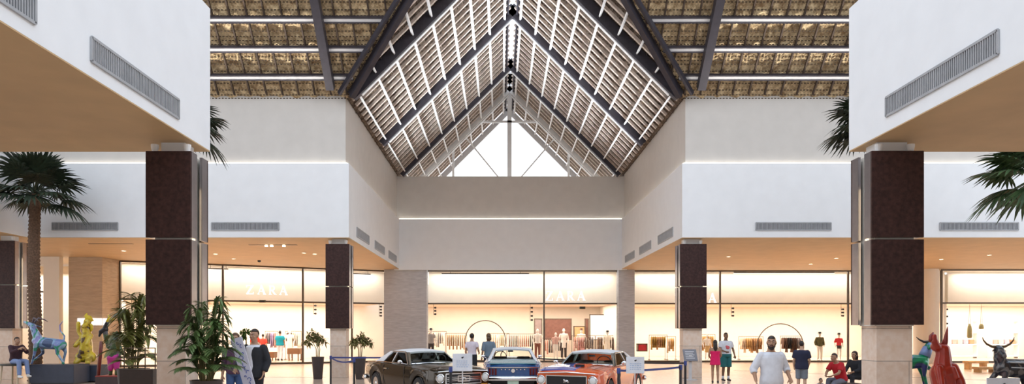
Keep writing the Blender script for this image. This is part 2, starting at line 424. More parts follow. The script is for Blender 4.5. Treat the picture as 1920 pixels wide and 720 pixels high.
# ---------------------------------------------------------------- columns
def column(label, x0, x1, y0, y1, inner, zcap=5.21, zbase=1.93):
    """brown clad column on a limestone base; inner = side with the open joint (-1 left, +1 right)"""
    t = thing('column', label, 'column', ((x0 + x1) / 2, (y0 + y1) / 2, 0))
    hx, hy = (x1 - x0) / 2, (y1 - y0) / 2
    i = .15
    MB().box(-hx + i, hx - i, -hy + i * .8, hy - i * .8, 0, zbase - .02).build('stone_base', M['stone'], t)
    MB().box(-hx + .12, hx - .12, -hy + .12, hy - .12, zbase - .02, zcap).build('core', M['cream'], t)
    zj = PZ(447, 13.4)
    g = .115
    for za, zb in ((zbase, zj - .02), (zj + .02, zcap)):
        MB().box(-hx, hx, -hy, -hy + .05, za, zb).build('cladding_panel', M['brown'], t)
        MB().box(-hx, hx, hy - .05, hy, za, zb).build('cladding_panel', M['brown'], t)
        for sx in (-1, 1):
            xa, xb = (hx - .05, hx) if sx > 0 else (-hx, -hx + .05)
            MB().box(xa, xb, -hy + .05, -g, za, zb).build('side_panel', M['bronze'], t)
            MB().box(xa, xb, g, hy - .05, za, zb).build('side_panel', M['bronze'], t)
    for sx in (-1, 1):
        MB().box(sx * (hx - .115) - .006, sx * (hx - .115) + .006, -.05, .05, zbase + .1, zcap - .6).build('light_strip', M['lampdim'], t)
    MB().box(-hx + .2, hx - .2, -hy + .2, hy - .2, zcap, ZS - .02).build('capital', M['wall'], t)
    for sx in (-.28, .28):
        MB().lathe([(.05, 0), (.07, .10), (.07, .14)], (sx * 1.1, -hy + .12, zcap + .01), 12).build('uplight', M['white'], t)
    return t
M['lampdim'] = mat('warm_strip', (1, .75, .45), .5, emit=2.2, ecol=(1, .78, .5))
column('brown clad column on limestone base beside the arching potted palm', XL - .85, XL, 13.4, 14.2, 1)
column('brown clad column on limestone base under the right near corner, beside red bull', XR - .02, XR + .96, 13.38, 14.18, -1)
column('slim brown clad column on pale base between two small potted trees', XL - .95, XL - .03, 27.6, 28.4, 1)
column('brown clad column on pale base behind the slanted information stand', XR - .03, XR + 1.0, 27.6, 28.4, -1)
column('brown clad column at the far left edge behind the seated person', -19.05, -18.2, 26.6, 27.35, 1)

# ---------------------------------------------------------------- air grilles
def grille(label, group, c, along, length, h, n):
    """louvred grille: along = unit vector, n = outward normal"""
    a = V(along); n = V(n); t = thing('air_grille', label, 'vent', c, 0, group)
    f = MB(); z = V((0, 0, 1)); L = length / 2; hh = h / 2
    for p0, p1, w in [(-a * L - z * hh, a * L - z * hh, .04), (-a * L + z * hh, a * L + z * hh, .04), (-a * L - z * hh, -a * L + z * hh, .04), (a * L - z * hh, a * L + z * hh, .04)]:
        f.bar(p0 + n * .015, p1 + n * .015, .03, w, n.cross((p1 - p0).normalized()) )
    f.build('grille_frame', M['grille'], t)
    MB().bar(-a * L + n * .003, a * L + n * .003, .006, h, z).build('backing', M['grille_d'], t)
    s = MB(); k = int(length / .05)
    for i in range(1, k): s.bar(-a * L + a * (i * length / k) - z * hh + n * .015, -a * L + a * (i * length / k) + z * hh + n * .015, .022, .018, n)
    s.build('louvre', M['grille'], t)
    return t
grille('long grey grille on the left near white wall, above the brown column', None, (XL, 11.5, 5.83), (0, 1, 0), 2.75, .34, (1, 0, 0))
grille('grey grille cut by the top left corner of the photo', None, (XL, 7.6, 5.83), (0, 1, 0), 2.6, .34, (1, 0, 0))
grille('long grey grille on the right near white wall', None, (XR, 11.45, 5.88), (0, 1, 0), 2.9, .34, (-1, 0, 0))
for px0, px1, lb in [(98, 221, 'grey wall grille right of the left palm crown'), (397, 523, 'grey wall grille between near left column and slim column'),
                     (1417, 1558, 'grey wall grille left of the near right column'), (1762, 1909, 'grey wall grille below the right palm crown')]:
    xa, xb = PX(px0, D2), PX(px1, D2)
    grille(lb, None, ((xa + xb) / 2, D2, 5.86), (1, 0, 0), xb - xa, .29, (0, -1, 0))
for s, xx, nn in (('left', XL, 1), ('right', XR, -1)):
    for (y, L, w) in ((30.2, 2.7, 'nearest'), (34.4, 2.7, 'middle'), (38.5, 2.7, 'farthest')):
        grille('%s of three small grilles in a row on the %s side wall' % (w, s), None, (xx, y, 5.86), (0, 1, 0), L, .36, (nn, 0, 0))

# ---------------------------------------------------------------- soffit lights
def area(name, loc, sx, sy, power, col, rot=(0, 0, 0), spread=180):
    l = bpy.data.lights.new(name, 'AREA'); l.shape = 'RECTANGLE'; l.size = sx; l.size_y = sy; l.energy = power; l.color = col; l.spread = R(spread)
    o = bpy.data.objects.new(name, l); C.objects.link(o); o.location = loc; o.rotation_euler = rot; return o
def downlight(x, y, label, group):
    t = thing('downlight', label, 'ceiling light', (x, y, ZS - .02), 0, group)
    MB().lathe([(.11, 0), (.11, -.015), (.085, -.015), (.085, 0)], seg=16, caps=False).build('trim_ring', M['white'], t)
    MB().lathe([(.083, -.004), (.083, -.010)], seg=16).build('lens', M['lamp'], t)
    l = bpy.data.lights.new('downlight_beam', 'SPOT'); l.energy = 800; l.color = (1, .76, .48); l.spot_size = R(110); l.spot_blend = .6; l.shadow_soft_size = .08
    o = bpy.data.objects.new('downlight_lamp', l); C.objects.link(o); o.parent = t; o.location = (0, 0, -.03)
for px, py in [(232, 470), (404, 476), (438, 485), (570, 474), (590, 476)]:
    Y = 3.62 * FX / (VY - py); downlight(PX(px, Y), Y, 'small round downlight in the left tan soffit', 'downlights in the left far soffit')
for px, py in [(1366, 481), (1520, 495), (1568, 484), (1765, 486), (1855, 478)]:
    Y = 3.62 * FX / (VY - py); downlight(PX(px, Y), Y, 'small round downlight in the right tan soffit', 'downlights in the right far soffit')
# recessed track with three spots in the left soffit
Yt = 3.62 * FX / (VY - 459)
t = thing('track_light', 'dark recessed track with three lit spots in the left tan soffit', 'ceiling light', (PX(512, Yt), Yt, ZS - .02))
MB().box(-1.0, 1.0, -.08, .08, -.012, 0).build('track', M['frame'], t)
for dx in (-.28, -.06, .45):
    MB().lathe([(.05, -.012), (.07, -.06), (.06, -.07)], (dx, 0, 0), 14).build('spot', M['lamp'], t)
Yt = 3.62 * FX / (VY - 457)
tag(MB().box(-.9, .9, -.07, .07, -.014, 0).build('slot_diffuser', M['frame'], None, (PX(208, Yt), Yt, ZS - .02)), 'dark slot in the tan soffit above the stone wall', 'vent')
tag(MB().lathe([(.07, 0), (.09, -.03), (.08, -.07), (.03, -.10)], seg=14).build('ceiling_camera', M['black'], None, (PX(486, 36), 36, ZS - .02), smooth=30), 'small dark dome camera on the left tan soffit', 'camera')
# ================================================================== SHOP FRONTS
YS = 42.0                      # plane of the centre and right shop front
ZH, ZM = 5.36, 3.46            # head and transom
wn = [0]
def pane(p0, p1, z0=0.0, z1=ZH, name=None):
    """one framed bay of glass between two floor points"""
    wn[0] += 1
    p0, p1 = V((p0[0], p0[1], 0)), V((p1[0], p1[1], 0)); d = (p1 - p0).normalized(); n = V((d.y, -d.x, 0))
    o = MB().bar(p0 + V((0, 0, (z0 + z1) / 2)), p1 + V((0, 0, (z0 + z1) / 2)), .02, z1 - z0).build('window_%d' % wn[0], M['glass']); struct(o)
    b = MB(); 
    for z, h in ((z1 + .04, .12), (z0 + .05, .1)): b.bar(p0 + V((0, 0, z)), p1 + V((0, 0, z)), .10, h)
    b.build('window_frame', M['frame'], o)
    MB().bar(p0 + V((0, 0, ZM)), p1 + V((0, 0, ZM)), .10, .09).build('transom', M['frame'], o)
    return o
def mull(x, y, par, w=.09): MB().box(x - w / 2, x + w / 2, y - .06, y + .06, 0, ZH).build('mullion', M['frame'], par)
# centre shop
cx = [PX(p, YS) for p in (800, 1020, 1160)]
a = pane((cx[0], YS), (cx[1], YS)); mull(cx[1], YS, a); b_ = pane((cx[1], YS), (cx[2], YS)); mull(cx[0] + .03, YS, a, .05)
# right shop
rx = [PX(p, YS) for p in (1190, 1350, 1590, 1722)]
for i in range(3):
    o = pane((rx[i], YS), (rx[i + 1], YS)); mull(rx[i + 1], YS, o)
fr = [PX(1765, 41.2), PX(2010, 41.2)]
o = pane((fr[0], 41.2), (fr[1], 41.2)); mull(fr[0], 41.2, o)
# left shop, on a slant
LA, LB = V((PX(720, 42), 42, 0)), V((-19.3, 36, 0))
def lpt(px):
    k = (px - VX) / FX      # X = k Y on the line LA..LB
    d = LB - LA; t = (k * LA.y - LA.x) / (d.x - k * d.y); return LA + d * t
ls = [225, 418, 568, 660, 720]
for i in range(4):
    q0, q1 = lpt(ls[i]), lpt(ls[i + 1]); o = pane((q0.x, q0.y), (q1.x, q1.y))
    mull(q0.x, q0.y, o)
# pilasters and solid walls
struct(MB().box(PX(720, 41.3), PX(800, 41.3), 41.3, 42.2, 0, ZS - .02).build('wall_pilaster_left', M['travert']))
struct(MB().box(PX(1160, 41.4), PX(1190, 41.4), 41.4, 42.2, 0, ZS - .02).build('wall_pilaster_right', M['travert']))
struct(MB().lathe([(.66, 0), (.66, ZS - .02)], (PX(1744, 41.0), 41.4, 0), 28).build('wall_round_corner', M['cream'], smooth=40))
struct(MB().box(-19.3 - 3.4 * .48, -19.3, 34.45, 36.2, 0, ZS - .02).build('wall_stone_left', M['travtan']))
xw = -19.3 - 3.4 * .48
struct(MB().box(-22.0, xw - .3, 34.2, 34.5, 0, ZS - .02).build('wall_stone_far_left', M['cream']))
struct(MB().box(-34, -23.2, 34.2, 34.5, 0, ZS - .02).build('wall_left_end', M['travtan']))
struct(MB().box(-23.2, -22.0, 34.2, 34.5, PZ(497, 34.3), ZS - .02).build('wall_left_lintel', M['cream']))
o = struct(MB().box(-23.2, -22.0, 34.33, 34.36, 0, PZ(497, 34.3)).build('window_20', M['glass']))
MB().box(-23.2, -22.0, 34.28, 34.4, PZ(547, 34.3) - .04, PZ(547, 34.3) + .04).build('transom', M['frame'], o)
# ---- interiors
def room(x0, x1, y0, y1, nm):
    struct(MB().box(x0, x1, y1, y1 + .2, 0, 5.3).build('wall_%s_back' % nm, M['cream']))
    struct(MB().box(x0 - .1, x0, y0, y1, 0, 5.3).build('wall_%s_left' % nm, M['cream']))
    struct(MB().box(x1, x1 + .1, y0, y1, 0, 5.3).build('wall_%s_right' % nm, M['cream']))
    struct(MB().box(x0, x1, y0, y1, 3.62, 3.75).build('ceiling_' + nm, M['pinkish']))
room(PX(720, 43), PX(1175, 43) - .3, 43.3, 52.5, 'shop_centre')
room(PX(1175, 43) - .1, 27.0, 43.3, 52.5, 'shop_right')
room(27.2, 39, 43.3, 51, 'shop_far_right')
# left shop interior, same slant
dl = (LB - LA).normalized(); nl = V((dl.y, -dl.x, 0)); nl = nl if nl.y > 0 else -nl
def LP(s, d, z=0): return LA + dl * s + nl * d + V((0, 0, z))
LLn = (LB - LA).length
def lbox(s0, s1, d0, d1, z0, z1): return MB().hexa([LP(s0, d0, z0), LP(s1, d0, z0), LP(s1, d1, z0), LP(s0, d1, z0), LP(s0, d0, z1), LP(s1, d0, z1), LP(s1, d1, z1), LP(s0, d1, z1)])
struct(lbox(-4.5, LLn, 8.5, 8.7, 0, 5.3).build('wall_shop_left_back', M['cream']))
struct(lbox(LLn, LLn + .1, 1.2, 8.5, 0, 5.3).build('wall_shop_left_side', M['cream']))
struct(lbox(-1.2, LLn, 1.3, 8.5, 3.62, 3.75).build('ceiling_shop_left', M['pinkish']))
struct(MB().box(-30, -22.0 + 1.5, 38, 38.2, 0, 5.3).build('wall_shop_far_left_back', M['cream']))
# bulkheads behind the upper glass
struct(MB().box(cx[0], rx[0] - .3, YS + 1.15, YS + 1.3, 3.55, 5.4).build('wall_bulkhead_centre', M['cream']))
struct(MB().box(rx[0] - .2, 27, YS + 1.15, YS + 1.3, 3.55, 5.4).build('wall_bulkhead_right', M['cream']))
struct(MB().box(27.2, 39, YS + 1.15, YS + 1.3, 3.55, 5.4).build('wall_bulkhead_far_right', M['cream']))
struct(lbox(-.75, LLn, 1.15, 1.3, 3.55, 5.4).build('wall_bulkhead_left', M['cream']))
for nm, bb in (('centre', MB().box(cx[0], rx[0] - .3, YS + .1, YS + 1.3, 5.4, 5.43)), ('right', MB().box(rx[0] - .2, 39, YS + .1, YS + 1.3, 5.4, 5.43)), ('left', lbox(-.5, LLn, .1, 1.3, 5.4, 5.43))):
    struct(bb.build('ceiling_window_' + nm, M['cream']))
WARM = (1, .90, .78)
WARM2 = (1, .92, .80)
# dark slot of the linear lamp seen at the top of the upper glass, with the real lamp beside it
def linlamp(p0, p1, label):
    t = thing('linear_lamp', label, 'lamp', (V(p0) + V(p1)) / 2); h = (V(p1) - V(p0)) / 2
    MB().bar(-h, h, .06, .07).build('housing', M['frame'], t)
    for k in (-.8, .8): MB().bar(h * k, h * k + V((0, 0, 5.40 - t.location.z)), .02, .02, (0, 1, 0)).build('hanger', M['frame'], t)
    MB().bar(-h - V((0, 0, .04)), h - V((0, 0, .04)), .045, .012).build('diffuser', M['led'], t)
linlamp((PX(828, 42.3), 42.35, PZ(513, 42.3)), (PX(992, 42.3), 42.35, PZ(513, 42.3)), 'dark linear lamp behind upper glass of the centre shop')
linlamp((PX(1376, 42.3), 42.35, PZ(511, 42.3)), (PX(1565, 42.3), 42.35, PZ(511, 42.3)), 'dark linear lamp behind upper glass above the man in white')
linlamp((PX(1776, 41.6), 41.6, PZ(503, 41.6)), (PX(1985, 41.6), 41.6, PZ(503, 41.6)), 'dark linear lamp behind upper glass at the right edge')
for s0, s1, lb in ((9.6, 8.6, 'short dark linear lamp behind upper glass near the left column'), (2.3, .7, 'short dark linear lamp behind upper glass right of the slim column')):
    linlamp(LP(s0, .4, 5.2), LP(s1, .4, 5.2), lb)
ang = math.atan2(dl.y, dl.x)
PU, PI_ = 17, 85
area('cove_lamp', ((cx[0] + cx[2]) / 2, YS + .6, 5.37), 11, .5, PU * 11, WARM2)
area('cove_lamp', ((rx[0] + rx[3]) / 2, YS + .6, 5.37), 16.5, .5, PU * 16, WARM2)
area('cove_lamp', (33, YS + .6, 5.37), 11, .5, PU * 13, WARM2)
area('cove_lamp', LP(LLn / 2, .6, 5.37), LLn, .5, PU * LLn, WARM2, (0, 0, ang))
for x0, x1, y in ((-6, 7, 47.5), (8, 17, 47.5), (17.5, 26.5, 47.5), (27.5, 38.5, 47)):
    area('shop_ceiling_lamp', ((x0 + x1) / 2, y, 3.58), (x1 - x0), 6.5, PI_ * (x1 - x0), WARM)
area('shop_ceiling_lamp', LP(LLn / 2, 4.8, 3.58), LLn, 6, PI_ * LLn, WARM, (0, 0, ang))
area('shop_ceiling_lamp', (-24, 36.4, 4.9), 4, 2.5, 260, WARM)

# ---- shop name in white letters
def letters(word, p0, d, h, adv, label, depth=.06):
    """high-contrast serif capitals built from strokes"""
    t = thing('shop_sign', label, 'sign', p0, math.atan2(d.y, d.x))
    G = {'Z': [((0, 1), (.72, 1), .06), ((.66, 1), (.04, 0), .17), ((0, 0), (.74, 0), .06), ((.02, 1), (.0, .8), .05), ((.74, 0), (.76, .2), .05)],
         'A': [((.05, 0), (.40, 1.02), .06), ((.40, 1.02), (.76, 0), .17), ((.17, .34), (.62, .34), .06), ((-.04, 0), (.16, 0), .05), ((.62, 0), (.90, 0), .05)],
         'R': [((.14, 0), (.14, 1), .15), ((.05, 1), (.45, 1), .06), ((.45, 1), (.62, .86), .10), ((.62, .86), (.62, .66), .14), ((.62, .66), (.45, .5), .10), ((.45, .5), (.14, .5), .06), ((.36, .5), (.66, .06), .15), ((.62, .03), (.84, 0), .06), ((.02, 0), (.28, 0), .05)]}
    x = 0
    for ch in word:
        b = MB()
        for a, e, w in G[ch]:
            A, E = V((x + a[0] * h, 0, a[1] * h)), V((x + e[0] * h, 0, e[1] * h)); dd = (E - A).normalized()
            b.bar(A - dd * .03 * h, E + dd * .03 * h, depth, w * h, V((0, 1, 0)).cross(dd))
        b.build('letter', M['signw'], t); x += adv
    return t
M['signw'] = mat('lit_letter', (1, 1, 1), .4, emit=1.1, ecol=(1, 1, 1))
letters('ZARA', V((PX(1024, YS - .1), YS - .12, PZ(563, YS))), V((1, 0, 0)), .50, .62, 'white ZARA letters on the centre shop glass right of the mullion')
letters('ZARA', V((PX(1266, YS - .1), YS - .12, PZ(567, YS))), V((1, 0, 0)), .50, .66, 'white ZARA letters partly hidden behind the right brown column')
q = lpt(462) - nl * .12
letters('ZARA', V((q.x, q.y, PZ(551, q.y))), -dl, .46, .58, 'pale ZARA letters on the left slanted shop glass')
# white lettering on the stone wall, too blurred to read
t = thing('wall_sign', 'small white sign blocks on the tan stone wall behind the yellow bull', 'sign', (PX(172, 34.4), 34.44, PZ(603, 34.4)))
k = 34.4 / FX
for a, b_ in ((-27, -14), (-8, 2), (1, 18), (20, 28)):
    q = MB(); q.box(a * k, b_ * k, -.04, .005, -.16, .16); 
    q.build('sign_block', M['signw'], t)
MB().box(-28 * k, 28 * k, -.03, .004, -.2, -.17).build('sign_rail', M['white'], t)

# ---- door sensors under the transom
for px, y, q in ((1092, YS - .1, None), (492, None, lpt(492))):
    yy = y or q.y - .1
    t = thing('door_sensor', 'small dark box under the transom of the ' + ('centre shop' if y else 'left shop') , 'sensor', (PX(px, yy), yy, PZ(577 if y else 565, yy)))
    MB().box(-.17, .17, -.05, .09, -.07, .07).build('housing', mat('olive_box', (.10, .10, .05), .4), t, bevel=.01)
    MB().box(-.12, .12, -.056, -.048, -.045, .03).build('lens', M['black'], t)

# ---- hanging spot rails
def spotrail(px, Y, py0, py1, label, n=3):
    t = thing('spot_rail', label, 'lamp', (PX(px, Y), Y, PZ(py1, Y)))
    top = PZ(py0, Y) - PZ(py1, Y)
    MB().tube([(0, 0, -.05), (0, 0, 3.62 - PZ(py1, Y))], .012, 6).build('rod', M['frame'], t)
    for i in range(n):
        z = top * i / max(1, n - 1)
        MB().lathe([(.045, -.07), (.06, .03), (.05, .07)], (.10, 0, z), 10, axis='x').build('spot', M['black'], t)
for px, Y, a, b_, lb in [(813, 43.6, 577, 589, 'black spots on a rod at the left end of the centre shop'), (994, 43.6, 577, 600, 'black spots on a rod left of the centre mullion'),
                         (1371, 43.6, 578, 592, 'black spots on a rod right of the shop mullion above the couple'), (1577, 43.6, 580, 592, 'black spots on a rod beside the near right column'),
                         (1772, 43.6, 580, 620, 'black spots on a rod above the red bull'), (588, 42.2, 573, 588, 'black spots on a rod left of the slim column'),
                         (711, 43.6, 575, 592, 'black spots on a rod right of the slim column'), (404, 39.5, 570, 586, 'black spots on a rod above the arching potted palm')]:
    spotrail(px, Y, a, b_, lb, 4 if b_ - a > 15 else 3)

# ---- round display hoops
def hoop(px, py, r, Y, label):
    t = thing('display_hoop', label, 'display stand', (PX(px, Y), Y, 0)); rr = r * Y / FX; zc = PZ(py, Y)
    MB().tube([(rr * math.cos(R(a)), 0, zc + rr * math.sin(R(a))) for a in range(-40, 221, 8)], .03, 8).build('hoop', M['frame'], t, smooth=True)
    for a in (-40, 220): MB().tube([(rr * math.cos(R(a)), 0, zc + rr * math.sin(R(a))), (rr * math.cos(R(a)), 0, .03)], .03, 8).build('leg', M['frame'], t)
    MB().box(-rr, rr, -.25, .25, 0, .04).build('foot', M['frame'], t)
hoop(910, 639, 38, 44.5, 'thin dark arched hoop behind the two people in the centre shop')
hoop(1463, 651, 44, 44.5, 'thin dark arched hoop behind the man in white')

# ---- clothes rails with hanging garments
def garment_mesh(w, L, kind):
    b = MB(); rings = []
    prof = [(0, .10), (.03, .55), (.07, .95), (.12, 1), (.35, .92), (.6, .93), (1, 1.05)] if kind else [(0, .1), (.03, .5), (.07, .9), (.12, .95), (.4, .78), (.7, .95), (1, 1.25)]
    for t, k in prof:
        ring = []
        for j in range(14):
            a = 2 * math.pi * j / 14
            ring.append(V((w * .5 * k * math.cos(a), .036 * (.6 + .5 * t) * math.sin(a) * (1 + .3 * math.sin(5 * a + 4 * t)), -t * L)))
        rings.append(ring)
    b.loft(rings)
    if kind:
        for sx in (-1, 1): b.tube([(sx * w * .42, 0, -.06 * L), (sx * w * .60, .0, -.3 * L), (sx * w * .62, .01, -.62 * L)], [.045, .04, .035], 8, flat=.6)
    return b
GM = []
for w, L, k in ((.46, .72, 1), (.44, .95, 0), (.42, .85, 1)):
    bb = garment_mesh(w, L, k); GM.append(bb)
def hanger(): return MB().tube([(-.2, 0, -.05), (0, 0, .0), (.2, 0, -.05)], .008, 5).tube([(0, 0, 0), (0, 0, .05), (.02, 0, .08)], .004, 5)
gproto = {}
def garment(cname, col, kind, label, group, loc, rz):
    key = (cname, kind)
    if key not in gproto:
        o = GM[kind].build('hanging_garment', mat('cloth_' + cname, col, .85, noise_amt=.25, nscale=9), None, smooth=True)
        hanger().build('hanger', M['frame'], o); gproto[key] = o
        c = o
    else: c = copy_tree(gproto[key])
    c.location = loc; c.rotation_euler = (0, 0, rz); tag(c, label, 'clothes', group); return c
def rail(px0, px1, Y, ptop, cols, label, gl, ang_=R(88), step=.115):
    x0, x1 = PX(px0, Y), PX(px1, Y); z = PZ(ptop, Y) + .1; z = max(1.35, min(z, 1.9))
    t = thing('clothes_rail', label, 'clothes rail', ((x0 + x1) / 2, Y, 0)); h = (x1 - x0) / 2
    MB().tube([(-h - .1, 0, z), (h + .1, 0, z)], .016, 8).build('rail', M['frame'], t)
    for sx in (-1, 1):
        MB().tube([(sx * (h + .1), 0, 0.01), (sx * (h + .1), 0, z)], .016, 8).build('upright', M['frame'], t)
        MB().bar((sx * (h + .1), -.25, .02), (sx * (h + .1), .25, .02), .04, .04).build('foot', M['frame'], t)
    n = max(2, int((x1 - x0) / step)); x = x0
    for i in range(n):
        cn, cc = cols[i * len(cols) // n]
        garment(cn, cc, random.choice((0, 1, 2)), '%s %s' % (cn.replace('_', ' '), gl), '%s %s' % (cn.replace('_', ' '), gl), (x0 + (i + .5) * (x1 - x0) / n, Y, z - .095), ang_ + random.uniform(-.04, .04))
TAN = ('tan', (.50, .30, .15)); WHT = ('white', (.82, .76, .68)); BLK = ('black', (.03, .026, .026)); MAR = ('maroon', (.20, .07, .06)); SAL = ('salmon', (.70, .34, .26))
BRN = ('dark_brown', (.14, .075, .05)); PNK = ('dusty_pink', (.62, .36, .32)); OLV = ('olive_gold', (.42, .26, .06)); FLO = ('ochre', (.62, .40, .17)); BEI = ('beige', (.68, .54, .40)); GRY = ('grey', (.30, .27, .27))
rail(838, 872, 46, 628, [TAN], 'clothes rail of tan clothes left of the arched hoop', 'garment hanging left of the arched hoop in the centre shop')
rail(804, 834, 47, 624, [BRN, WHT, GRY, WHT], 'clothes rail at the left end of the centre shop', 'garment hanging at the left end of the centre shop')
rail(920, 952, 47, 628, [BEI, WHT, OLV, WHT], 'clothes rail of pale clothes behind the teal shirt person', 'garment hanging right of the arched hoop')
rail(953, 1000, 45.6, 629, [MAR, BRN, SAL, SAL, SAL, BLK], 'clothes rail of maroon and salmon clothes over the blue car', 'garment hanging above the blue car roof')
rail(1018, 1052, 46.4, 637, [SAL, BLK, MAR, BLK], 'clothes rail among the white mannequins', 'garment hanging among the white mannequins')
rail(1075, 1113, 45.6, 632, [PNK, PNK, BRN, GRY], 'clothes rail of dusty pink clothes over the orange car', 'garment hanging above the orange car roof')
rail(1120, 1157, 46.2, 632, [BRN, OLV, WHT, BRN, BRN], 'clothes rail of brown clothes beside the grey pilaster', 'garment hanging left of the grey pilaster')
rail(1220, 1248, 45.4, 631, [OLV, TAN, OLV], 'clothes rail of gold clothes right of the grey pilaster', 'garment hanging right of the grey pilaster')
rail(1250, 1264, 46, 634, [BEI, FLO], 'short clothes rail left of the right brown column', 'garment hanging left of the right brown column')
rail(1309, 1338, 46, 630, [FLO, FLO, OLV, FLO], 'clothes rail of ochre clothes behind the woman in pink', 'garment hanging behind the woman in pink')
rail(1388, 1428, 46, 634, [BEI, FLO, TAN, TAN], 'clothes rail of tan clothes left of the man in white', 'garment hanging left of the man in white')
rail(1466, 1500, 45.5, 633, [BRN, BLK, BRN, GRY], 'clothes rail of dark clothes right of the man in white', 'garment hanging right of the man in white')
for px0, px1, cols, lb in ((500, 518, [GRY, ('lilac', (.50, .40, .60)), PNK], 'left of the teal shirt shopper'), (538, 562, [BRN, BEI, WHT], 'right of the teal shirt shopper')):
    rail(px0, px1, 45.5, 624, cols, 'clothes rail in the left shop ' + lb, 'garment hanging in the left shop ' + lb)
# wall panels and frames at the back of the centre shop
def panel(px0, px1, py0, py1, Y, m, name, label, cat, d=.12):
    t = thing(name, label, cat, ((PX(px0, Y) + PX(px1, Y)) / 2, Y, PZ(py1, Y))); w = (PX(px1, Y) - PX(px0, Y)) / 2; h = PZ(py0, Y) - PZ(py1, Y)
    MB().box(-w, w, -d / 2, d / 2, 0, h).build('panel', m, t, bevel=.01)
    f = MB()
    for z in (0, h): f.box(-w - .03, w + .03, -d / 2 - .02, d / 2, z - .03, z + .03)
    for x in (-w, w): f.box(x - .03, x + .03, -d / 2 - .02, d / 2, 0, h)
    f.build('panel_frame', M['frame'], t); return t
bp = mat('brown_panel', (.17, .075, .055), .6, noise_amt=.15)
panel(1002, 1016, 598, 641, 50.5, mat('taupe_panel', (.27, .21, .20), .6), 'wall_panel', 'narrow grey brown panel left of the centre mullion', 'panel')
panel(1021, 1071, 598, 637, 50.5, bp, 'wall_panel', 'wide dark brown panel behind the white mannequins', 'panel')
panel(1097, 1103, 598, 634, 50.5, bp, 'wall_panel', 'slim dark brown panel right of the wide brown one', 'panel')
panel(1076, 1096, 612, 640, 50.4, mat('ochre_panel', (.50, .33, .16), .6), 'wall_shelf', 'tan shelf unit between the brown panels', 'shelf', .3)
panel(1106, 1134, 590, 637, 50.5, M['white'], 'wall_niche', 'bright white framed niche at the back of the centre shop', 'panel')
panel(1195, 1212, 645, 658, 45, mat('red_display', (.55, .03, .04), .5), 'display_box', 'red display box right of the grey pilaster', 'display', .4)
for px, py0, py1, lb in ((1818, 607, 634, 'olive hanging bag above the black bull'), (1840, 607, 617, 'small grey hanging bag above the black bull')):
    t = thing('hanging_bag', lb, 'bag', (PX(px, 45), 45, PZ(py1, 45))); h = PZ(py0, 45) - PZ(py1, 45)
    MB().loft([[V((.16 * k * math.cos(a), .08 * k * math.sin(a), z * h)) for a in [2 * math.pi * j / 12 for j in range(12)]] for z, k in ((0, .7), (.1, 1), (.6, .95), (.85, .7), (1, .3))]).build('bag_body', mat('olive_bag', (.22, .19, .08), .6), t, smooth=True)
    MB().tube([(-.07, 0, h * .9), (-.05, 0, h + .15), (0, 0, 3.62 - PZ(py1, 45)), (.05, 0, h + .15), (.07, 0, h * .9)], .012, 6).build('strap', M['frame'], t)
def table(px0, px1, ptop, Y, m, label):
    z = PZ(ptop, Y); w = (PX(px1, Y) - PX(px0, Y)) / 2
    t = thing('display_table', label, 'table', ((PX(px0, Y) + PX(px1, Y)) / 2, Y, 0))
    MB().box(-w, w, -.4, .4, z - .35, z).build('table_top', m, t, bevel=.01)
    for sx in (-1, 1):
        for sy in (-1, 1): MB().box(sx * (w - .1) - .03, sx * (w - .1) + .03, sy * .33 - .03, sy * .33 + .03, 0, z - .35).build('leg', m, t)
def bench_(px0, px1, ptop, Y, m, label):
    z = PZ(ptop, Y); w = (PX(px1, Y) - PX(px0, Y)) / 2
    t = thing('oak_bench', label, 'bench', ((PX(px0, Y) + PX(px1, Y)) / 2, Y, 0))
    MB().box(-w, w, -.22, .22, z - .10, z).build('seat', m, t, bevel=.008)
    for sx in (-1, 1): MB().box(sx * (w - .12) - .05, sx * (w - .12) + .05, -.2, .2, 0, z - .10).build('leg', m, t)
oak = mat('oak', (.58, .33, .12), .5, noise_amt=.2)
bench_(1810, 1848, 677, 34, oak, 'upper oak bench left of the black bull')
bench_(1828, 1866, 688, 31.5, mat('oak_dark', (.48, .26, .09), .5, noise_amt=.2), 'lower oak bench left of the black bull')
table(500, 517, 660, 44.5, mat('walnut', (.22, .11, .05), .5), 'dark table left of the teal shirt shopper')
table(542, 565, 653, 44.3, mat('walnut', (.22, .11, .05), .5), 'dark table right of the teal shirt shopper')
for x in (29.2, 31.6, 34.4):
    t = thing('display_shelf', {29.2: 'white shelf unit behind the red bull', 31.6: 'white shelf unit behind the black bull horns', 34.4: 'white shelf unit at the right edge'}[x], 'shelf', (x, 48.6, 0))
    for z in (.1, .9, 1.7, 2.5): MB().box(-.9, .9, -.22, .22, z, z + .06).build('shelf_board', M['white'], t)
    for sx in (-.9, .9): MB().box(sx - .03, sx + .03, -.22, .22, 0, 2.7).build('side_panel', M['white'], t)
    for i in range(4): tag(MB().box(-.17, .17, -.12, .12, 0, .3).build('folded_stack', mat('fold_%d' % i, ((.7, .45, .4), (.75, .7, .6), (.55, .5, .6), (.6, .35, .2))[i], .8), None, (x - .6 + .4 * i, 48.6, .96), bevel=.03), 'pale folded clothes on the shelves in the right end shop', 'clothes', 'folded clothes in the right end shop')
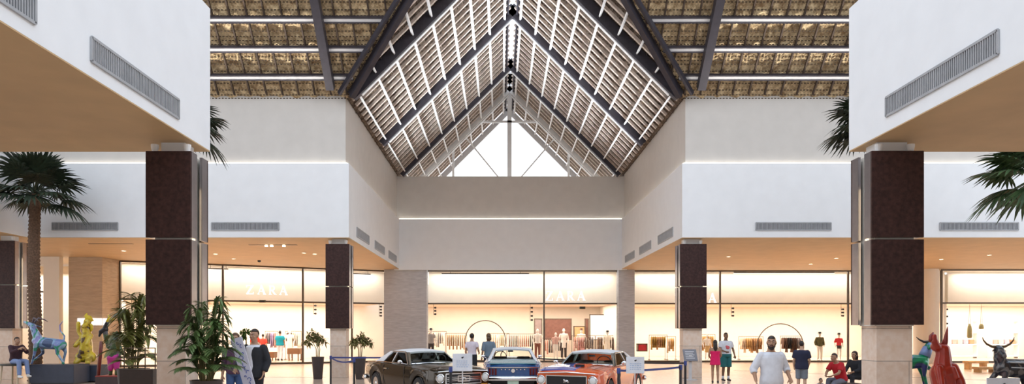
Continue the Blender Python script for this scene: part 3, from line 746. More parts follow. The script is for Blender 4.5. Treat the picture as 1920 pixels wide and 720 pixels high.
# ================================================================== CARS
def lerp(tab, x):
    if x <= tab[0][0]: return tab[0][1]
    for (a, p), (b, q) in zip(tab, tab[1:]):
        if x <= b:
            t = (x - a) / (b - a); t = t * t * (3 - 2 * t) * .5 + t * .5; return p + (q - p) * t
    return tab[-1][1]
WF, WR, WRAD = 1.40, -1.33, .315
def car(label, paint, roofm, loc, head, front='slot', stripe=None, rear_trim=None):  # stripe: material of the blue layer over part of the hood
    """1960s two-door hardtop; local +x is the nose. head = heading angle of +x"""
    t = thing('vintage_car', label, 'car', loc, head)
    wt = [(-2.28, .74), (-2.1, .82), (-1.6, .865), (-.5, .875), (1.0, .872), (1.9, .85), (2.2, .80), (2.28, .76)]
    sh = [(-2.28, .80), (-2.05, .86), (-1.3, .93), (-.9, .93), (.4, .915), (1.0, .91), (1.9, .87), (2.2, .83), (2.28, .79)]
    def zb(x):
        for c in (WF, WR):
            d = abs(x - c)
            if d < .385: return .27 + math.sqrt(max(0, .385 ** 2 - d * d)) + .02
        return lerp([(-2.28, .42), (-1.9, .30), (-1.2, .22), (1.2, .22), (1.9, .26), (2.28, .34)], x)
    xs = sorted(set([-2.28, -2.25, -2.15, -2.0] + [round(-2.0 + .07 * i, 3) for i in range(61)] + [2.24, 2.28]))
    xs = [x for x in xs if x <= 2.28]
    rings = []
    for x in xs:
        w, s, b0 = lerp(wt, x), lerp(sh, x), zb(x); cr = .035 if -1.5 < x < .8 else .05
        bulge = .02 if .9 < x < 2.2 else 0
        half = [(w * .95, b0), (w * .985, b0 + .35 * (s - b0)), (w, b0 + .6 * (s - b0)), (w * .975, b0 + .74 * (s - b0)), (w * .985, b0 + .84 * (s - b0)), (w * .965, s - .03), (w * .90, s), (w * .55, s + cr * .7 + bulge), (w * .3, s + cr * .9 + bulge)]
        ring = [V((x, y, z)) for y, z in half] + [V((x, 0, s + cr))] + [V((x, -y, z)) for y, z in half[::-1]]
        rings.append(ring)
    b = MB(); b.loft(rings, True, 0, closed=False)
    body = b.build('body', paint, t, smooth=35)
    # seams and chrome along the side
    for s in (-1, 1):
        b = MB()
        b.bar((-.92, s * .878, .24), (1.0, s * .876, .24), .02, .05); b.build('rocker_trim', M['chrome'], t)
        b = MB()
        for xx in (-.72, .62): b.bar((xx, s * .872, .30), (xx, s * .862, .88), .012, .012)
        b.build('door_gap', M['black'], t)
        MB().bar((-.62, s * .885, .78), (-.45, s * .885, .78), .03, .03).build('door_handle', M['chrome'], t)
        MB().tube([(-2.0, s * .80, .905), (-1.0, s * .79, .952), (.7, s * .79, .935)], .014, 6).build('belt_moulding', M['chrome'], t)
        for cx_ in (WF, WR):     # bright lip of the wheel opening
            pts = [(cx_ + .392 * math.cos(R(a)), s * (lerp(wt, cx_) * .985 + .004), .29 + .392 * math.sin(R(a))) for a in range(0, 181, 12)]
            MB().tube(pts, .008, 6).build('arch_trim', paint, t)
    MB().box(-2.0, 2.0, -.62, .62, .19, .62).build('underbody', M['black'], t)
    # wheels
    for cx_ in (WF, WR):
        for s in (-1, 1):
            w = MB().lathe([(.19, -.09), (.29, -.095), (WRAD, -.06), (WRAD, .06), (.29, .095), (.19, .09), (.18, 0), (.19, -.09)], (cx_, s * .755, WRAD), 28, axis='y', caps=False).build('wheel', M['rubber'], t, smooth=40)
            MB().lathe([(.19, -.085), (.17, -.05), (.08, -.075), (.04, -.10)], (cx_, s * .755, WRAD), 20, axis='y').build('hub', M['chrome'], w, smooth=30) if s < 0 else \
            MB().lathe([(.19, .085), (.17, .05), (.08, .075), (.04, .10)], (cx_, s * .755, WRAD), 20, axis='y').build('hub', M['chrome'], w, smooth=30)
    # greenhouse
    zr, zb_ = 1.285, .93
    def arc(x, hw, z0, cr, n=10): return [V((x, hw * (1 - 2 * i / n), z0 + cr * (1 - (1 - 2 * i / n) ** 2))) for i in range(n + 1)]
    rr = [arc(.26, .56, 1.235, .035), arc(.16, .585, 1.262, .045), arc(-.2, .60, 1.275, .055), arc(-.6, .595, 1.268, .05), arc(-.86, .57, 1.235, .04)]
    b = MB(); th = V((0, 0, -.045))
    b.loft([r + [p + th for p in r[::-1]] for r in rr]); b.build('roof', roofm, t, smooth=35)
    for s in (-1, 1):
        b = MB(); b.hexa([(.66, s * .735, zb_ - .02), (.74, s * .70, zb_ - .02), (.30, s * .52, 1.235), (.22, s * .555, 1.235), (.60, s * .755, zb_ - .02), (.68, s * .735, zb_ - .02), (.24, s * .555, 1.245), (.17, s * .585, 1.245)])
        b.build('windscreen_pillar', M['chrome'], t)
        b = MB(); b.hexa([(-1.62, s * .66, .925), (-1.02, s * .70, .925), (-1.02, s * .775, .915), (-1.66, s * .74, .915), (-.90, s * .50, 1.25), (-.60, s * .54, 1.25), (-.60, s * .60, 1.255), (-.88, s * .575, 1.245)])
        b.build('rear_pillar', roofm, t, smooth=30)
        MB().hexa([(-1.04, s * .735, .92), (.68, s * .735, .92), (.68, s * .745, .92), (-1.04, s * .745, .92), (-.62, s * .572, 1.24), (.24, s * .565, 1.24), (.24, s * .575, 1.24), (-.62, s * .582, 1.24)]).build('side_window', M['carglass'], t)
        b = MB(); b.bar((-.42, s * .745, .92), (-.36, s * .585, 1.245), .025, .03); b.build('window_divider', M['chrome'], t)
        MB().tube([(.64, s * .755, .92), (.16, s * .592, 1.25), (-.62, s * .60, 1.25), (-1.04, s * .745, .92)], .014, 6).build('window_trim', M['chrome'], t)
        m = MB().ell((.52, s * .93, 1.0), (.03, .07, .05), 12, 8); m.tube([(.52, s * .80, .93), (.52, s * .90, .98)], .012, 6); m.build('wing_mirror', M['chrome'], t, smooth=True)
    ws = [[V((.72, y * .72, .925 + .02 * (1 - y * y))), V((.50, y * .63, 1.10)), V((.26, y * .545, 1.235 + .03 * (1 - y * y)))] for y in (-1, -.5, 0, .5, 1)]
    b = MB(); b.loft([[p + V((.05 * (1 - k * k), 0, 0)) for p in r] for k, r in zip((-1, -.5, 0, .5, 1), ws)], False, 0, False); b.build('windscreen', M['carglass'], t, smooth=True)
    MB().tube([(.76, -.70, .945), (.80, 0, .965), (.76, .70, .945)], .016, 6).build('screen_trim', M['chrome'], t)
    rw = [[V((-1.52 + .10 * (y * y), y * .67, .945)), V((-1.2 + .07 * y * y, y * .60, 1.11)), V((-.87, y * .52, 1.235 + .03 * (1 - y * y)))] for y in (-1, -.5, 0, .5, 1)]
    b = MB(); b.loft(rw, False, 0, False); b.build('rear_window', M['carglass'], t, smooth=True)
    MB().tube([(-1.48, -.68, .955), (-1.60, 0, .97), (-1.48, .68, .955)], .018, 6).build('rear_window_trim', M['chrome'], t)
    # interior
    MB().box(-1.05, .52, -.66, .66, .945, .972).build('interior_tray', M['black'], t)
    for y in (-.36, .36):
        b = MB(); b.hexa([(-.30, y - .24, .80), (-.12, y - .24, .80), (-.12, y + .24, .80), (-.30, y + .24, .80), (-.42, y - .2, 1.02), (-.32, y - .2, 1.03), (-.32, y + .2, 1.03), (-.42, y + .2, 1.02)]); b.build('seat', M['seat'], t, bevel=.02)
    b = MB(); b.hexa([(-1.0, -.58, .85), (-.85, -.58, .85), (-.85, .58, .85), (-1.0, .58, .85), (-1.06, -.52, .985), (-.96, -.52, .99), (-.96, .52, .99), (-1.06, .52, .985)]); b.build('rear_seat', M['seat'], t, bevel=.02)
    MB().tube([(.36 + .05 * math.sin(R(a)), .36 + .19 * math.cos(R(a)), 1.0 + .17 * math.sin(R(a))) for a in range(0, 361, 20)], .013, 6).build('steering_wheel', M['black'], t)
    MB().bar((.40, -.05, 1.17), (.40, .12, 1.17), .03, .05).build('rear_view_mirror', M['black'], t)
    # nose
    fx = 2.285
    MB().box(fx - .10, fx + .012, -.50, .50, .50, .735).build('grille', mat('grille_black', (.012, .012, .014), .5), t, bevel=.012)
    b = MB()
    for p, q in (((-.51, .49), (.51, .49)), ((-.51, .745), (.51, .745)), ((-.51, .49), (-.51, .745)), ((.51, .49), (.51, .745))): b.bar((fx + .012, *p), (fx + .012, *q), .025, .02, (1, 0, 0))
    b.build('grille_surround', M['chrome'], t)
    if front == 'bar':
        b = MB(); b.bar((fx + .02, -.48, .615), (fx + .02, .48, .615), .015, .02); b.bar((fx + .02, -.48, .66), (fx + .02, .48, .66), .012, .012); b.bar((fx + .02, -.48, .57), (fx + .02, .48, .57), .012, .012); b.build('grille_bar', M['chrome'], t)
        b = MB()
        for p, q in (((-.17, .55), (.17, .55)), ((-.17, .69), (.17, .69)), ((-.17, .55), (-.17, .69)), ((.17, .55), (.17, .69))): b.bar((fx + .025, *p), (fx + .025, *q), .02, .02, (1, 0, 0))
        b.build('emblem_frame', M['chrome'], t)
    b = MB(); b.ell((fx + .025, 0, .625), (.012, .06, .022), 10, 6); b.ell((fx + .025, -.05, .645), (.012, .025, .02), 8, 6)
    for q in (-.045, -.02, .03, .055): b.bar((fx + .025, q, .62), (fx + .025, q * 1.3, .58), .012, .012)
    b.build('emblem', M['chrome'], t)
    for s in (-1, 1):
        h = MB().lathe([(.115, -.06), (.118, .012), (.095, .02), (.092, -.005)], (fx - .01, s * .655, .635), 22, axis='x').build('headlight', M['chrome'], t, smooth=40)
        MB().ell((fx - .012, s * .655, .635), (.035, .092, .092), 16, 10).build('lens', mat('lamp_glass', (.78, .80, .80), .12), h, smooth=True)
        MB().box(fx - .04, fx + .01, s * .62 - .09, s * .62 + .09, .435, .475).build('turn_signal', mat('amber', (.8, .35, .05), .3), t)
    MB().tube([(2.0, -.86, .405), (2.30, -.80, .40), (2.40, -.4, .395), (2.42, 0, .395), (2.40, .4, .395), (2.30, .80, .40), (2.0, .86, .405)], [.04, .052, .052, .052, .052, .052, .04], 8, flat=1.15).build('front_bumper', M['chrome'], t, smooth=True)
    MB().tube([(2.288, -.72, .80), (2.30, 0, .835), (2.288, .72, .80)], .012, 6).build('hood_lip', M['chrome'], t)
    b = MB()
    for s in (-1, 1): b.bar((.95, s * .70, .965), (2.15, s * .62, .905), .008, .008)
    b.build('hood_gap', M['black'], t)
    # tail
    rx_ = -2.285
    for s in (-1, 1):
        for i in range(3):
            MB().box(rx_ - .02, rx_ + .03, s * (.50 + i * .085) - .03, s * (.50 + i * .085) + .03, .56, .74).build('tail_light', mat('tail_red', (.12, .008, .012), .25), t, bevel=.006)
    MB().tube([(-2.0, -.86, .46), (-2.28, -.81, .46), (-2.36, -.4, .46), (-2.37, 0, .46), (-2.36, .4, .46), (-2.28, .81, .46), (-2.0, .86, .46)], [.04, .06, .06, .06, .06, .06, .04], 8, flat=1.2).build('rear_bumper', M['chrome'], t, smooth=True)
    MB().lathe([(.0, -.015), (.055, -.015), (.06, .02), (.0, .02)], (rx_ - .005, 0, .68), 18, axis='x').build('fuel_cap', M['chrome'], t)
    MB().box(rx_ - .10, rx_ - .07, -.16, .16, .30, .42).build('licence_plate', mat('plate', (.55, .72, .58), .5), t)
    if rear_trim:
        b = MB(); b.bar((rx_ - .012, -.74, .775), (rx_ - .012, .74, .775), .02, .02); b.build('tail_moulding', M['chrome'], t)
        b = MB()
        for k in range(-3, 4):
            if k: b.box(rx_ - .012, rx_ + .01, k * .11 - .014, k * .11 + .014, .70, .73)
        b.build('badge', M['chrome'], t)
        MB().prism([(-1.62, -.66, .955), (-1.62, .66, .955), (-2.22, .68, .862), (-2.22, -.68, .862)], (0, 0, .028)).build('boot_lid', rear_trim, t, bevel=.008)
    if stripe:
        rings = []
        for x in [.86 + .09 * i for i in range(16)]:
            s = lerp(sh, x); w = lerp(wt, x)
            def zt(y): 
                k = abs(y) / w
                return s + (.052 + (.018 if k > .2 else .0)) * (1 - k * .55) + .012
            ys = [-.70 + .1 * i for i in range(10)]
            top = [V((x, y, zt(y) + .004)) for y in ys]
            rings.append(top + [p - V((0, 0, .03)) for p in top[::-1]])
        MB().loft(rings).build('hood_band', stripe, t, smooth=30)  # blue layer over the right side and middle of the hood
        b = MB(); b.hexa([(1.15, -.02, .94), (1.75, -.02, .92), (1.75, .34, .92), (1.15, .34, .94), (1.2, .03, 1.0), (1.72, .02, 1.015), (1.72, .30, 1.015), (1.2, .29, 1.0)]); b.build('hood_scoop', paint, t, bevel=.015)
        MB().box(1.735, 1.775, .05, .27, .945, 1.0).build('scoop_opening', M['black'], t)
    return t
def paint(name, c, r=.25): return mat(name, c, r, coat=1, noise_amt=.02)
vinyl = mat('white_vinyl_roof', (.74, .74, .75), .45, noise_amt=.03, nscale=30)
# dark car: right flank and nose in view
hd = math.atan2(-.839, .545)
u = V((math.cos(hd), math.sin(hd), 0)); lf = V((-u.y, u.x, 0))
rw_ = V((PX(709, 20.6), 20.6, 0))
car('black vintage car with pale roof seen from its front corner', mat('black_paint', (.030, .019, .008), .18, metal=.6, coat=.4, noise_amt=.02), vinyl, rw_ - u * WR + lf * .76, hd, 'bar')
# blue car seen from behind
car('blue vintage car with pale roof seen from behind', paint('blue_paint', (.008, .085, .28)), vinyl, (PX(962, 20.4), 20.4 + 2.28, 0), R(90), 'slot', None, paint('teal_lid', (.10, .30, .36)))
# orange car: nose and left flank in view
th_ = R(25); u = V((-math.sin(th_), -math.cos(th_), 0))
car('orange vintage car with blue on its hood and pale roof', paint('orange_paint', (.70, .10, .012)), vinyl, V((PX(1062, 17), 17, 0)) - u * 2.28, math.atan2(u.y, u.x), 'slot', paint('band_blue', (.10, .15, .55)))

# ================================================================== BARRIERS AND SIGNS
def stanchion(px, py, Y, label):
    t = thing('barrier_post', label, 'barrier post', (PX(px, Y), Y, 0)); h = PZ(py, Y)
    MB().lathe([(.17, 0), (.17, .015), (.05, .04), (.02, .05)], seg=24).build('base', M['black'], t)
    MB().lathe([(.033, .03), (.033, h - .10)], seg=14).build('pole', M['black'], t, smooth=40)
    MB().lathe([(.042, h - .12), (.042, h - .01), (.034, h)], seg=14).build('head', M['navy'], t, smooth=40)
    return V((PX(px, Y), Y, h - .06))
P1 = stanchion(620, 667, 23.7, 'black post at the left end of the blue belt, beside the slim column')
P2 = stanchion(664, 672, 21.3, 'black post standing before the dark pot near the black car')
P3 = stanchion(845, 688, 16.2, 'black post before the black car, left of the left white sign')
P4 = stanchion(1160, 690, 15.7, 'black post before the orange car, left of the right white sign')
P5 = stanchion(1276, 684, 17.4, 'nearer of the two black posts left of the information stand')
P6 = stanchion(1285, 677, 19.6, 'farther of the two black posts left of the information stand')
def belt(a, b, sag, label, col='navy'):
    t = thing('barrier_belt', label, 'barrier belt', a)
    a, b = V(a), V(b); n = 14; d = (b - a); hx = V((d.x, d.y, 0)).normalized(); q = MB(); rings = []
    a2, b2 = a + hx * .045, b - hx * .045
    side = V((-hx.y, hx.x, 0)) * .003
    for i in range(n + 1):
        k = i / n; p = a2.lerp(b2, k) - a; p.z -= sag * 4 * k * (1 - k)
        rings.append([p - side - V((0, 0, .025)), p + side - V((0, 0, .025)), p + side + V((0, 0, .025)), p - side + V((0, 0, .025))])
    q.loft(rings); q.build('webbing', M[col], t)
    MB().box(-.02, .02, -.02, .02, -.03, .03).xf(Matrix.Translation(b2 - a)).build('clip', M['black'], t)
PB = stanchion(772, 667, 25.6, 'black post behind the black car roof')
belt(P1, PB, .01, 'straight blue belt running behind the black car')
belt(P1, P2, .10, 'sagging blue belt before the slim column')
belt(P4, P5, .02, 'blue belt from the right white sign to the nearer post')
PC = stanchion(1150, 674, 23.5, 'black post hidden beside the orange car roof')
belt(PC, P6, .02, 'black belt running to the farther post by the information stand', 'black')
PD = stanchion(1002, 669, 25.5, 'black post between the blue and the orange car')
belt(PD, PC, .01, 'dark belt stretched between the blue car and the orange car', 'black')
def board(px, py0, py1, w, Y, label, ink):
    zc, h = (PZ(py0, Y) + PZ(py1, Y)) / 2, PZ(py0, Y) - PZ(py1, Y); ww = w * Y / FX
    t = thing('sign_stand', label, 'sign', (PX(px, Y), Y, 0))
    MB().lathe([(.17, 0), (.17, .015), (.04, .03), (.016, .04)], seg=24).build('base', M['purl'], t)
    MB().lathe([(.014, .03), (.014, zc)], (0, .03, 0), seg=10).build('pole', M['purl'], t)
    o = MB().box(-ww / 2, ww / 2, -.012, .012, zc - h / 2, zc + h / 2).build('board', M['signboard'], t, bevel=.004)
    q = MB(); q.ell((0, -.015, zc + h * .27), (.022, .004, .018), 10, 6); q.ell((.02, -.015, zc + h * .30), (.012, .004, .012), 8, 6); q.build('logo', M['black'], o)
    q = MB(); random.seed(len(label))
    for r in range(4):
        x = -ww * .3
        while x < ww * .28:
            l = random.uniform(.02, .06); q.box(x, min(ww * .33, x + l), -.0145, -.012, zc + h * (.08 - .11 * r) - .007, zc + h * (.08 - .11 * r) + .007); x += l + .015
    q.build('text', ink, o)
M['signboard'] = mat('sign_white', (.74, .78, .86), .4)
INK = mat('pale_blue_ink', (.35, .48, .70), .5)
board(867, 663, 696, 37, 16.0, 'white sign board on a pole before the black car', INK)
board(1191, 669, 700, 34, 15.6, 'white sign board on a pole before the orange car', INK)
board(1881, 709, 760, 62, 13.0, 'white sign board at the bottom right before the black bull', INK)
# slanted information stand by the right column
t = thing('information_stand', 'slanted grey information stand before the pale column base', 'sign', (PX(1294, 26.5), 26.5, 0))
MB().bar((0, 0, .02), (0, 0, .95), .10, .10, (0, 1, 0)).build('post', M['purl'], t)
MB().box(-.22, .22, -.18, .18, 0, .03).build('foot', M['purl'], t)
MB().hexa([(-.25, -.14, .72), (.25, -.14, .72), (.25, -.11, .70), (-.25, -.11, .70), (-.25, .12, 1.14), (.25, .12, 1.14), (.25, .15, 1.12), (-.25, .15, 1.12)]).build('panel', mat('slate_panel', (.20, .20, .23), .4), t)
q = MB()
for i in range(5): q.hexa([V((-.18, -.142 + .26 * k, .72 + .42 * k)) + e for k in (.2 + .14 * i, .26 + .14 * i) for e in ((V((0, -.003, .004))), V((.34 - .05 * (i % 2), -.003, .004)), V((.34 - .05 * (i % 2), .002, 0)), V((0, .002, 0)))])
q.build('text', M['purl'], t)
# tall slanting banner held by the couple at the left
Y = 13.5
q0, q1 = V((PX(489, Y), Y, .015)), V((PX(441, Y), Y + .05, PZ(634, Y)))
t = thing('banner_board', 'slanting pale board with blue scrawls held by the couple at left', 'sign', q0)
d = (q1 - q0)
o = MB().bar(V(), d, .22, .025, (0, 1, 0)).build('board', mat('pale_lilac', (.62, .62, .74), .45, noise_amt=.05), t)
random.seed(3); dn_ = d.normalized(); sd_ = V((dn_.z, 0, -dn_.x))
for i in range(22):
    c = d * (.06 + .042 * i) + sd_ * random.uniform(-.06, .06) + V((0, -.015, 0)); r0 = random.uniform(.015, .034)
    MB().tube([c + (sd_ * math.cos(a) * r0 * (1 + .3 * (i % 2)) + dn_ * math.sin(a) * r0 * 1.3) for a in [k * .55 + i for k in range(4 + i * 7 % 8)]], .007, 5).build('scrawl', mat('scrawl_blue', (.08, .12, .40), .5), o)

# ================================================================== PLANTS
def leaf_strip(b, pts, w, side, fold=.25, mi=0):
    """one blade: tapered strip with a slight fold"""
    n = len(pts) - 1; rows = []
    for i, p in enumerate(pts):
        k = i / n; ww = w * (math.sin(math.pi * min(1, .12 + .88 * k)) ** .7 if k < 1 else .02); 
        rows.append((p - side * ww, p + V((0, 0, -fold * ww)), p + side * ww))
    vs = [q for r in rows for q in r]; fs = []
    for i in range(n):
        o = i * 3; fs += [(o, o + 1, o + 4, o + 3), (o + 1, o + 2, o + 5, o + 4)]
    b.add(vs, fs, mi)
def fan_leaf(base, az, el, petiole, L, nb, droop, rnd):
    """fan palm leaf: petiole and radiating blades"""
    b = MB(); d = V((math.cos(az) * math.cos(el), math.sin(az) * math.cos(el), math.sin(el)))
    c = V(base) + d * petiole; c.z -= droop * petiole * .25
    b.tube([V(base), V(base) + d * petiole * .5, c], [.03, .022, .014], 5)
    s = d.cross(V((0, 0, 1))).normalized(); up = s.cross(d).normalized()
    for i in range(nb):
        a = R(-105 + 210 * i / (nb - 1)) + rnd.uniform(-.05, .05)
        q = d * math.cos(a) + s * math.sin(a); l = L * (.72 + .28 * math.cos(a)) * rnd.uniform(.85, 1.05)
        pts = []
        for k in range(5):
            f = k / 4; pts.append(c + q * l * f + V((0, 0, -droop * l * f * f * .75)) + up * .10 * l * f * (1 - f))
        leaf_strip(b, pts, l * .062, q.cross(up).normalized())
    return b
def palm(label, x, y, hc, rad, n, m, trunk=True, ymax=1e9, xmin=-1e9, seed=1, tr=.20, cat='palm tree'):
    rnd = random.Random(seed); t = thing('palm_tree', label, cat, (x, y, 0))
    pts = [(0, 0, 0)]; rr = [tr * 1.25]
    k = int(hc / .14)
    for i in range(1, k + 1):
        z = hc * i / k; pts += [(0.03 * math.sin(z), .02 * math.cos(z), z - .05), (0.03 * math.sin(z), .02 * math.cos(z), z)]; base = tr * (1.15 - .25 * z / hc); rr += [base * .92, base * 1.06]
    MB().tube(pts, rr, 14).build('trunk', M['trunk'], t, smooth=50)
    c = (0, 0, hc)
    for i in range(n):
        az = 2.399 * i + rnd.uniform(-.2, .2); el = R(76 - 96 * i / n + rnd.uniform(-8, 8))
        L = rad * rnd.uniform(.5, .6)
        reach = y + math.sin(az) * rad
        f = 1.0
        if reach > ymax: f = max(.35, (ymax - y) / (math.sin(az) * rad))
        if x + math.cos(az) * rad < xmin: f = min(f, max(.35, (xmin - x) / (math.cos(az) * rad)))
        fan_leaf(c, az, el, rad * .48 * f, L * f, 20, .25 + .45 * i / n, rnd).build('frond', m, t, fix=False)
    return t
palm('tall fan palm at the left edge with dark crown, trunk behind the painted goat', PX(65, 25.6), 25.6, 6.75, 2.0, 36, M['leafd'], ymax=26.9, xmin=-17.7, seed=4)
palm('tall palm mostly hidden behind the near left wall, leaf tips showing', PX(338, 22), 22, 8.25, 1.55, 30, M['leafd'], seed=5)
palm('tall palm mostly hidden behind the near right wall, leaf tips showing', PX(1643, 22), 22, 8.25, 1.7, 30, M['leafd'], seed=6)
palm('fan palm crown reaching in from the right edge of the photo', PX(1962, 22), 22, 6.62, 2.3, 34, M['leaf'], seed=9)

def pinnate(base, az, L, rise, nleaf, ll, rnd, w=.022):
    """arching feather frond"""
    b = MB(); h = V((math.cos(az), math.sin(az), 0)); P_ = []
    for k in range(13):
        f = k / 12; P_.append(V(base) + h * L * (.12 * f + .55 * f * f) + V((0, 0, rise * (1.9 * f - 1.25 * f * f))))
    b.tube(P_, [.010 - .007 * k / 12 for k in range(13)], 5, mi=1)
    for i in range(nleaf):
        f = .28 + .7 * i / nleaf; k = f * 12; j = int(k); c = P_[j].lerp(P_[min(12, j + 1)], k - j); d = (P_[min(12, j + 1)] - P_[j]).normalized()
        s = d.cross(V((0, 0, 1))).normalized()
        for q in (-1, 1):
            e = (s * q * .8 + d * .65 + V((0, 0, .12))).normalized(); l = ll * (1 - .45 * abs(f - .5)) * rnd.uniform(.85, 1.1)
            leaf_strip(b, [c + e * l * g + V((0, 0, -.42 * l * g * g)) for g in (0, .33, .66, 1)], w, e.cross(V((0, 0, 1))).normalized() if abs(e.z) < .95 else s)
    return b
def pot(t, r0, r1, h, m=None):
    MB().lathe([(r0 * .95, 0), (r0, .02), (r1, h - .03), (r1 * 1.03, h), (r1 * .9, h), (r1 * .88, h - .05), (0.01, h - .06)], seg=24).build('pot', m or M['pot'], t, smooth=40)
    MB().lathe([(r1 * .89, h - .07), (r1 * .86, h - .045), (.02, h - .04)], seg=20).build('soil', M['soil'], t)
def areca(label, x, y, hpot, rpot, n, L, rise, ll, m, seed, w=.022, rail_=False):
    rnd = random.Random(seed); t = thing('potted_palm', label, 'potted plant', (x, y, 0))
    pot(t, rpot * .75, rpot, hpot)
    for i in range(n):
        az = 2.399 * i + rnd.uniform(-.3, .3); k = i / n
        b = pinnate((.10 * math.cos(az), .10 * math.sin(az), hpot - .06), az, L * (.5 + .75 * k) * rnd.uniform(.85, 1.1), rise * (1.12 - .95 * k) * rnd.uniform(.85, 1.1), 38, ll, rnd, w)
        b.build('frond', [m, M['stem']], t, fix=False)
    return t
areca('arching green potted palm in front of the near left column', PX(387, 12.5), 12.5, .95, .27, 46, .62, 1.72, .26, M['leafp'] if 'leafp' in M else mat('palm_mid_green', (.11, .18, .055), .45, noise_amt=.5, nscale=5), 11, .012)
areca('upright yellow green potted palm left of the near left column', PX(250, 16.4), 16.4, .95, .34, 24, .62, 2.1, .40, mat('palm_yellow_green', (.22, .23, .06), .45, noise_amt=.5, nscale=4), 12, .018)
# planter box with a rail beside that palm
t = thing('planter_box', 'dark planter box with rails left of the near left column', 'planter', (PX(262, 15.6), 15.6, 0))
zt_ = PZ(692, 15.6)
MB().box(-.36, .36, -.16, .16, 0, zt_).build('box', M['pot'], t, bevel=.01)
q = MB()
for z in (zt_ + .06, zt_ + .26, zt_ + .46): q.bar((-.34, 0, z), (.34, 0, z), .018, .018)
for xx in (-.34, .12, .34): q.bar((xx, 0, zt_ - .02), (xx, 0, zt_ + .47), .018, .018, (0, 1, 0))
q.build('rail', M['frame'], t)
def smalltree(label, px, Y, ptop, pw, fol, seed, cap=None):
    rnd = random.Random(seed); h = PZ(ptop, Y); r = pw * Y / FX / 2; t = thing('potted_tree', label, 'potted plant', (PX(px, Y), Y, 0))
    pot(t, r * .72, r, h)
    x0, x1, y0, y1 = fol; cx_, cz = PX((x0 + x1) / 2, Y) - PX(px, Y), PZ((y0 + y1) / 2, Y); rx_, rz_ = (x1 - x0) * Y / FX / 2, (y1 - y0) * Y / FX / 2
    for i in range(3):
        MB().tube([(.05 * (i - 1), 0, h - .06), (.07 * (i - 1), .03, h + .3), (cx_ + .12 * (i - 1), .0, cz)], [.02, .016, .01], 6).build('stem', M['stem'], t)
    for i in range(15):
        a = 2.399 * i; k = math.sqrt((i + .5) / 15); c = V((cx_ + rx_ * .75 * k * math.cos(a), rx_ * .6 * k * math.sin(a + 1), cz + rz_ * (.55 - .8 * k * k) * rnd.uniform(.6, 1.1)))
        b = MB(); b.tube([(cx_, 0, cz - .1), c], [.008, .004], 4, mi=1)
        for j in range(20):
            d = V((rnd.gauss(0, 1), rnd.gauss(0, 1), rnd.gauss(-.25, .8))).normalized(); l = rnd.uniform(.12, .24)
            s = d.cross(V((0, 0, 1))).normalized(); p0 = c + d * .03
            leaf_strip(b, [p0 + d * l * g + V((0, 0, -.3 * l * g * g)) for g in (0, .35, .7, 1)], .030, s)
        b.build('leaf_cluster', [M['leafy'], M['stem']], t, fix=False)
smalltree('small potted tree in dark tapered pot left of the slim column', 596, 27.0, 669, 23, (566, 614, 606, 668), 21)
smalltree('small potted tree in dark tapered pot right of the slim column', 675, 26.9, 669, 22, (652, 700, 617, 662), 22)
# ================================================================== PEOPLE
def ringpts(c, ax, rx, ry, n=18, xdir=V((1, 0, 0))):
    ax = ax.normalized(); x = (xdir - ax * xdir.dot(ax)).normalized(); y = ax.cross(x)
    return [c + x * rx * math.cos(2 * math.pi * k / n) + y * ry * math.sin(2 * math.pi * k / n) for k in range(n)]
TORSO = [(-.13, .13, .10), (-.04, .165, .118), (.05, .168, .118), (.25, .148, .108), (.45, .150, .112), (.65, .170, .118), (.80, .182, .115), (.90, .165, .098), (.97, .105, .078), (1.02, .062, .062), (1.16, .054, .056)]
def tpoint(J, t):
    P, Cc, N = J['pel'], J['chest'], J['neck']
    if t < .65: return P.lerp(Cc, t / .65) if t >= 0 else P + (P - Cc) * (-t / .65)
    k = (t - .65) / .35
    return Cc.lerp(N, k) if k <= 1 else N + (J['head'] - N).normalized() * (t - 1) * .5
def torso(b, J, t0, t1, add, fat, belly=0, flare=None):
    rings = []; ts = [s for s in TORSO if t0 <= s[0] <= t1]
    def at(t):
        for (a, p, q), (c, r, s) in zip(TORSO, TORSO[1:]):
            if a <= t <= c: k = (t - a) / (c - a); return (t, p + (r - p) * k, q + (s - q) * k)
        return TORSO[0] if t < TORSO[0][0] else TORSO[-1]
    ts = [at(t0)] + [s for s in ts if s[0] > t0 + .02 and s[0] < t1 - .02] + [at(t1)]
    for t, rx, ry in ts:
        c = tpoint(J, t); d = tpoint(J, t + .05) - tpoint(J, t - .05)
        f = fat if t < .95 else 1 + (fat - 1) * .4
        bl = belly * max(0, 1 - abs(t - .2) / .5)
        rings.append(ringpts(c + V((0, -bl * .5, 0)), d, rx * f + add, ry * f + add + bl))
    b.loft(rings)
def hand(b, wr, d, palmn, s, curl=.5, r=.0095):
    """palm, four unequal bent fingers and a thumb from the side of the palm"""
    d = d.normalized(); n = (palmn - d * palmn.dot(d)).normalized(); w = d.cross(n) * s
    for k in (-1, -.33, .33, 1): b.cap(wr + d * .005 + w * .018 * k, wr + d * .085 + w * .030 * k, .014, .0125, 8)
    for k, L in ((-1, .062), (-.33, .076), (.33, .080), (1, .070)):
        a = wr + d * .088 + w * .031 * k; e1 = a + (d * math.cos(curl * .7) + n * math.sin(curl * .7)) * L * .5
        e2 = e1 + (d * math.cos(curl * 1.7) + n * math.sin(curl * 1.7)) * L * .5
        b.cap(a, e1, r * 1.1, r, 8); b.cap(e1, e2, r, r * .85, 8)
    a = wr + d * .03 + w * .034; e1 = a + (d * .7 + w * .7 + n * .25).normalized() * .042; e2 = e1 + (d * .9 + w * .25 + n * .4).normalized() * .034
    b.cap(a, e1, .014, .011, 8); b.cap(e1, e2, .011, .009, 8)
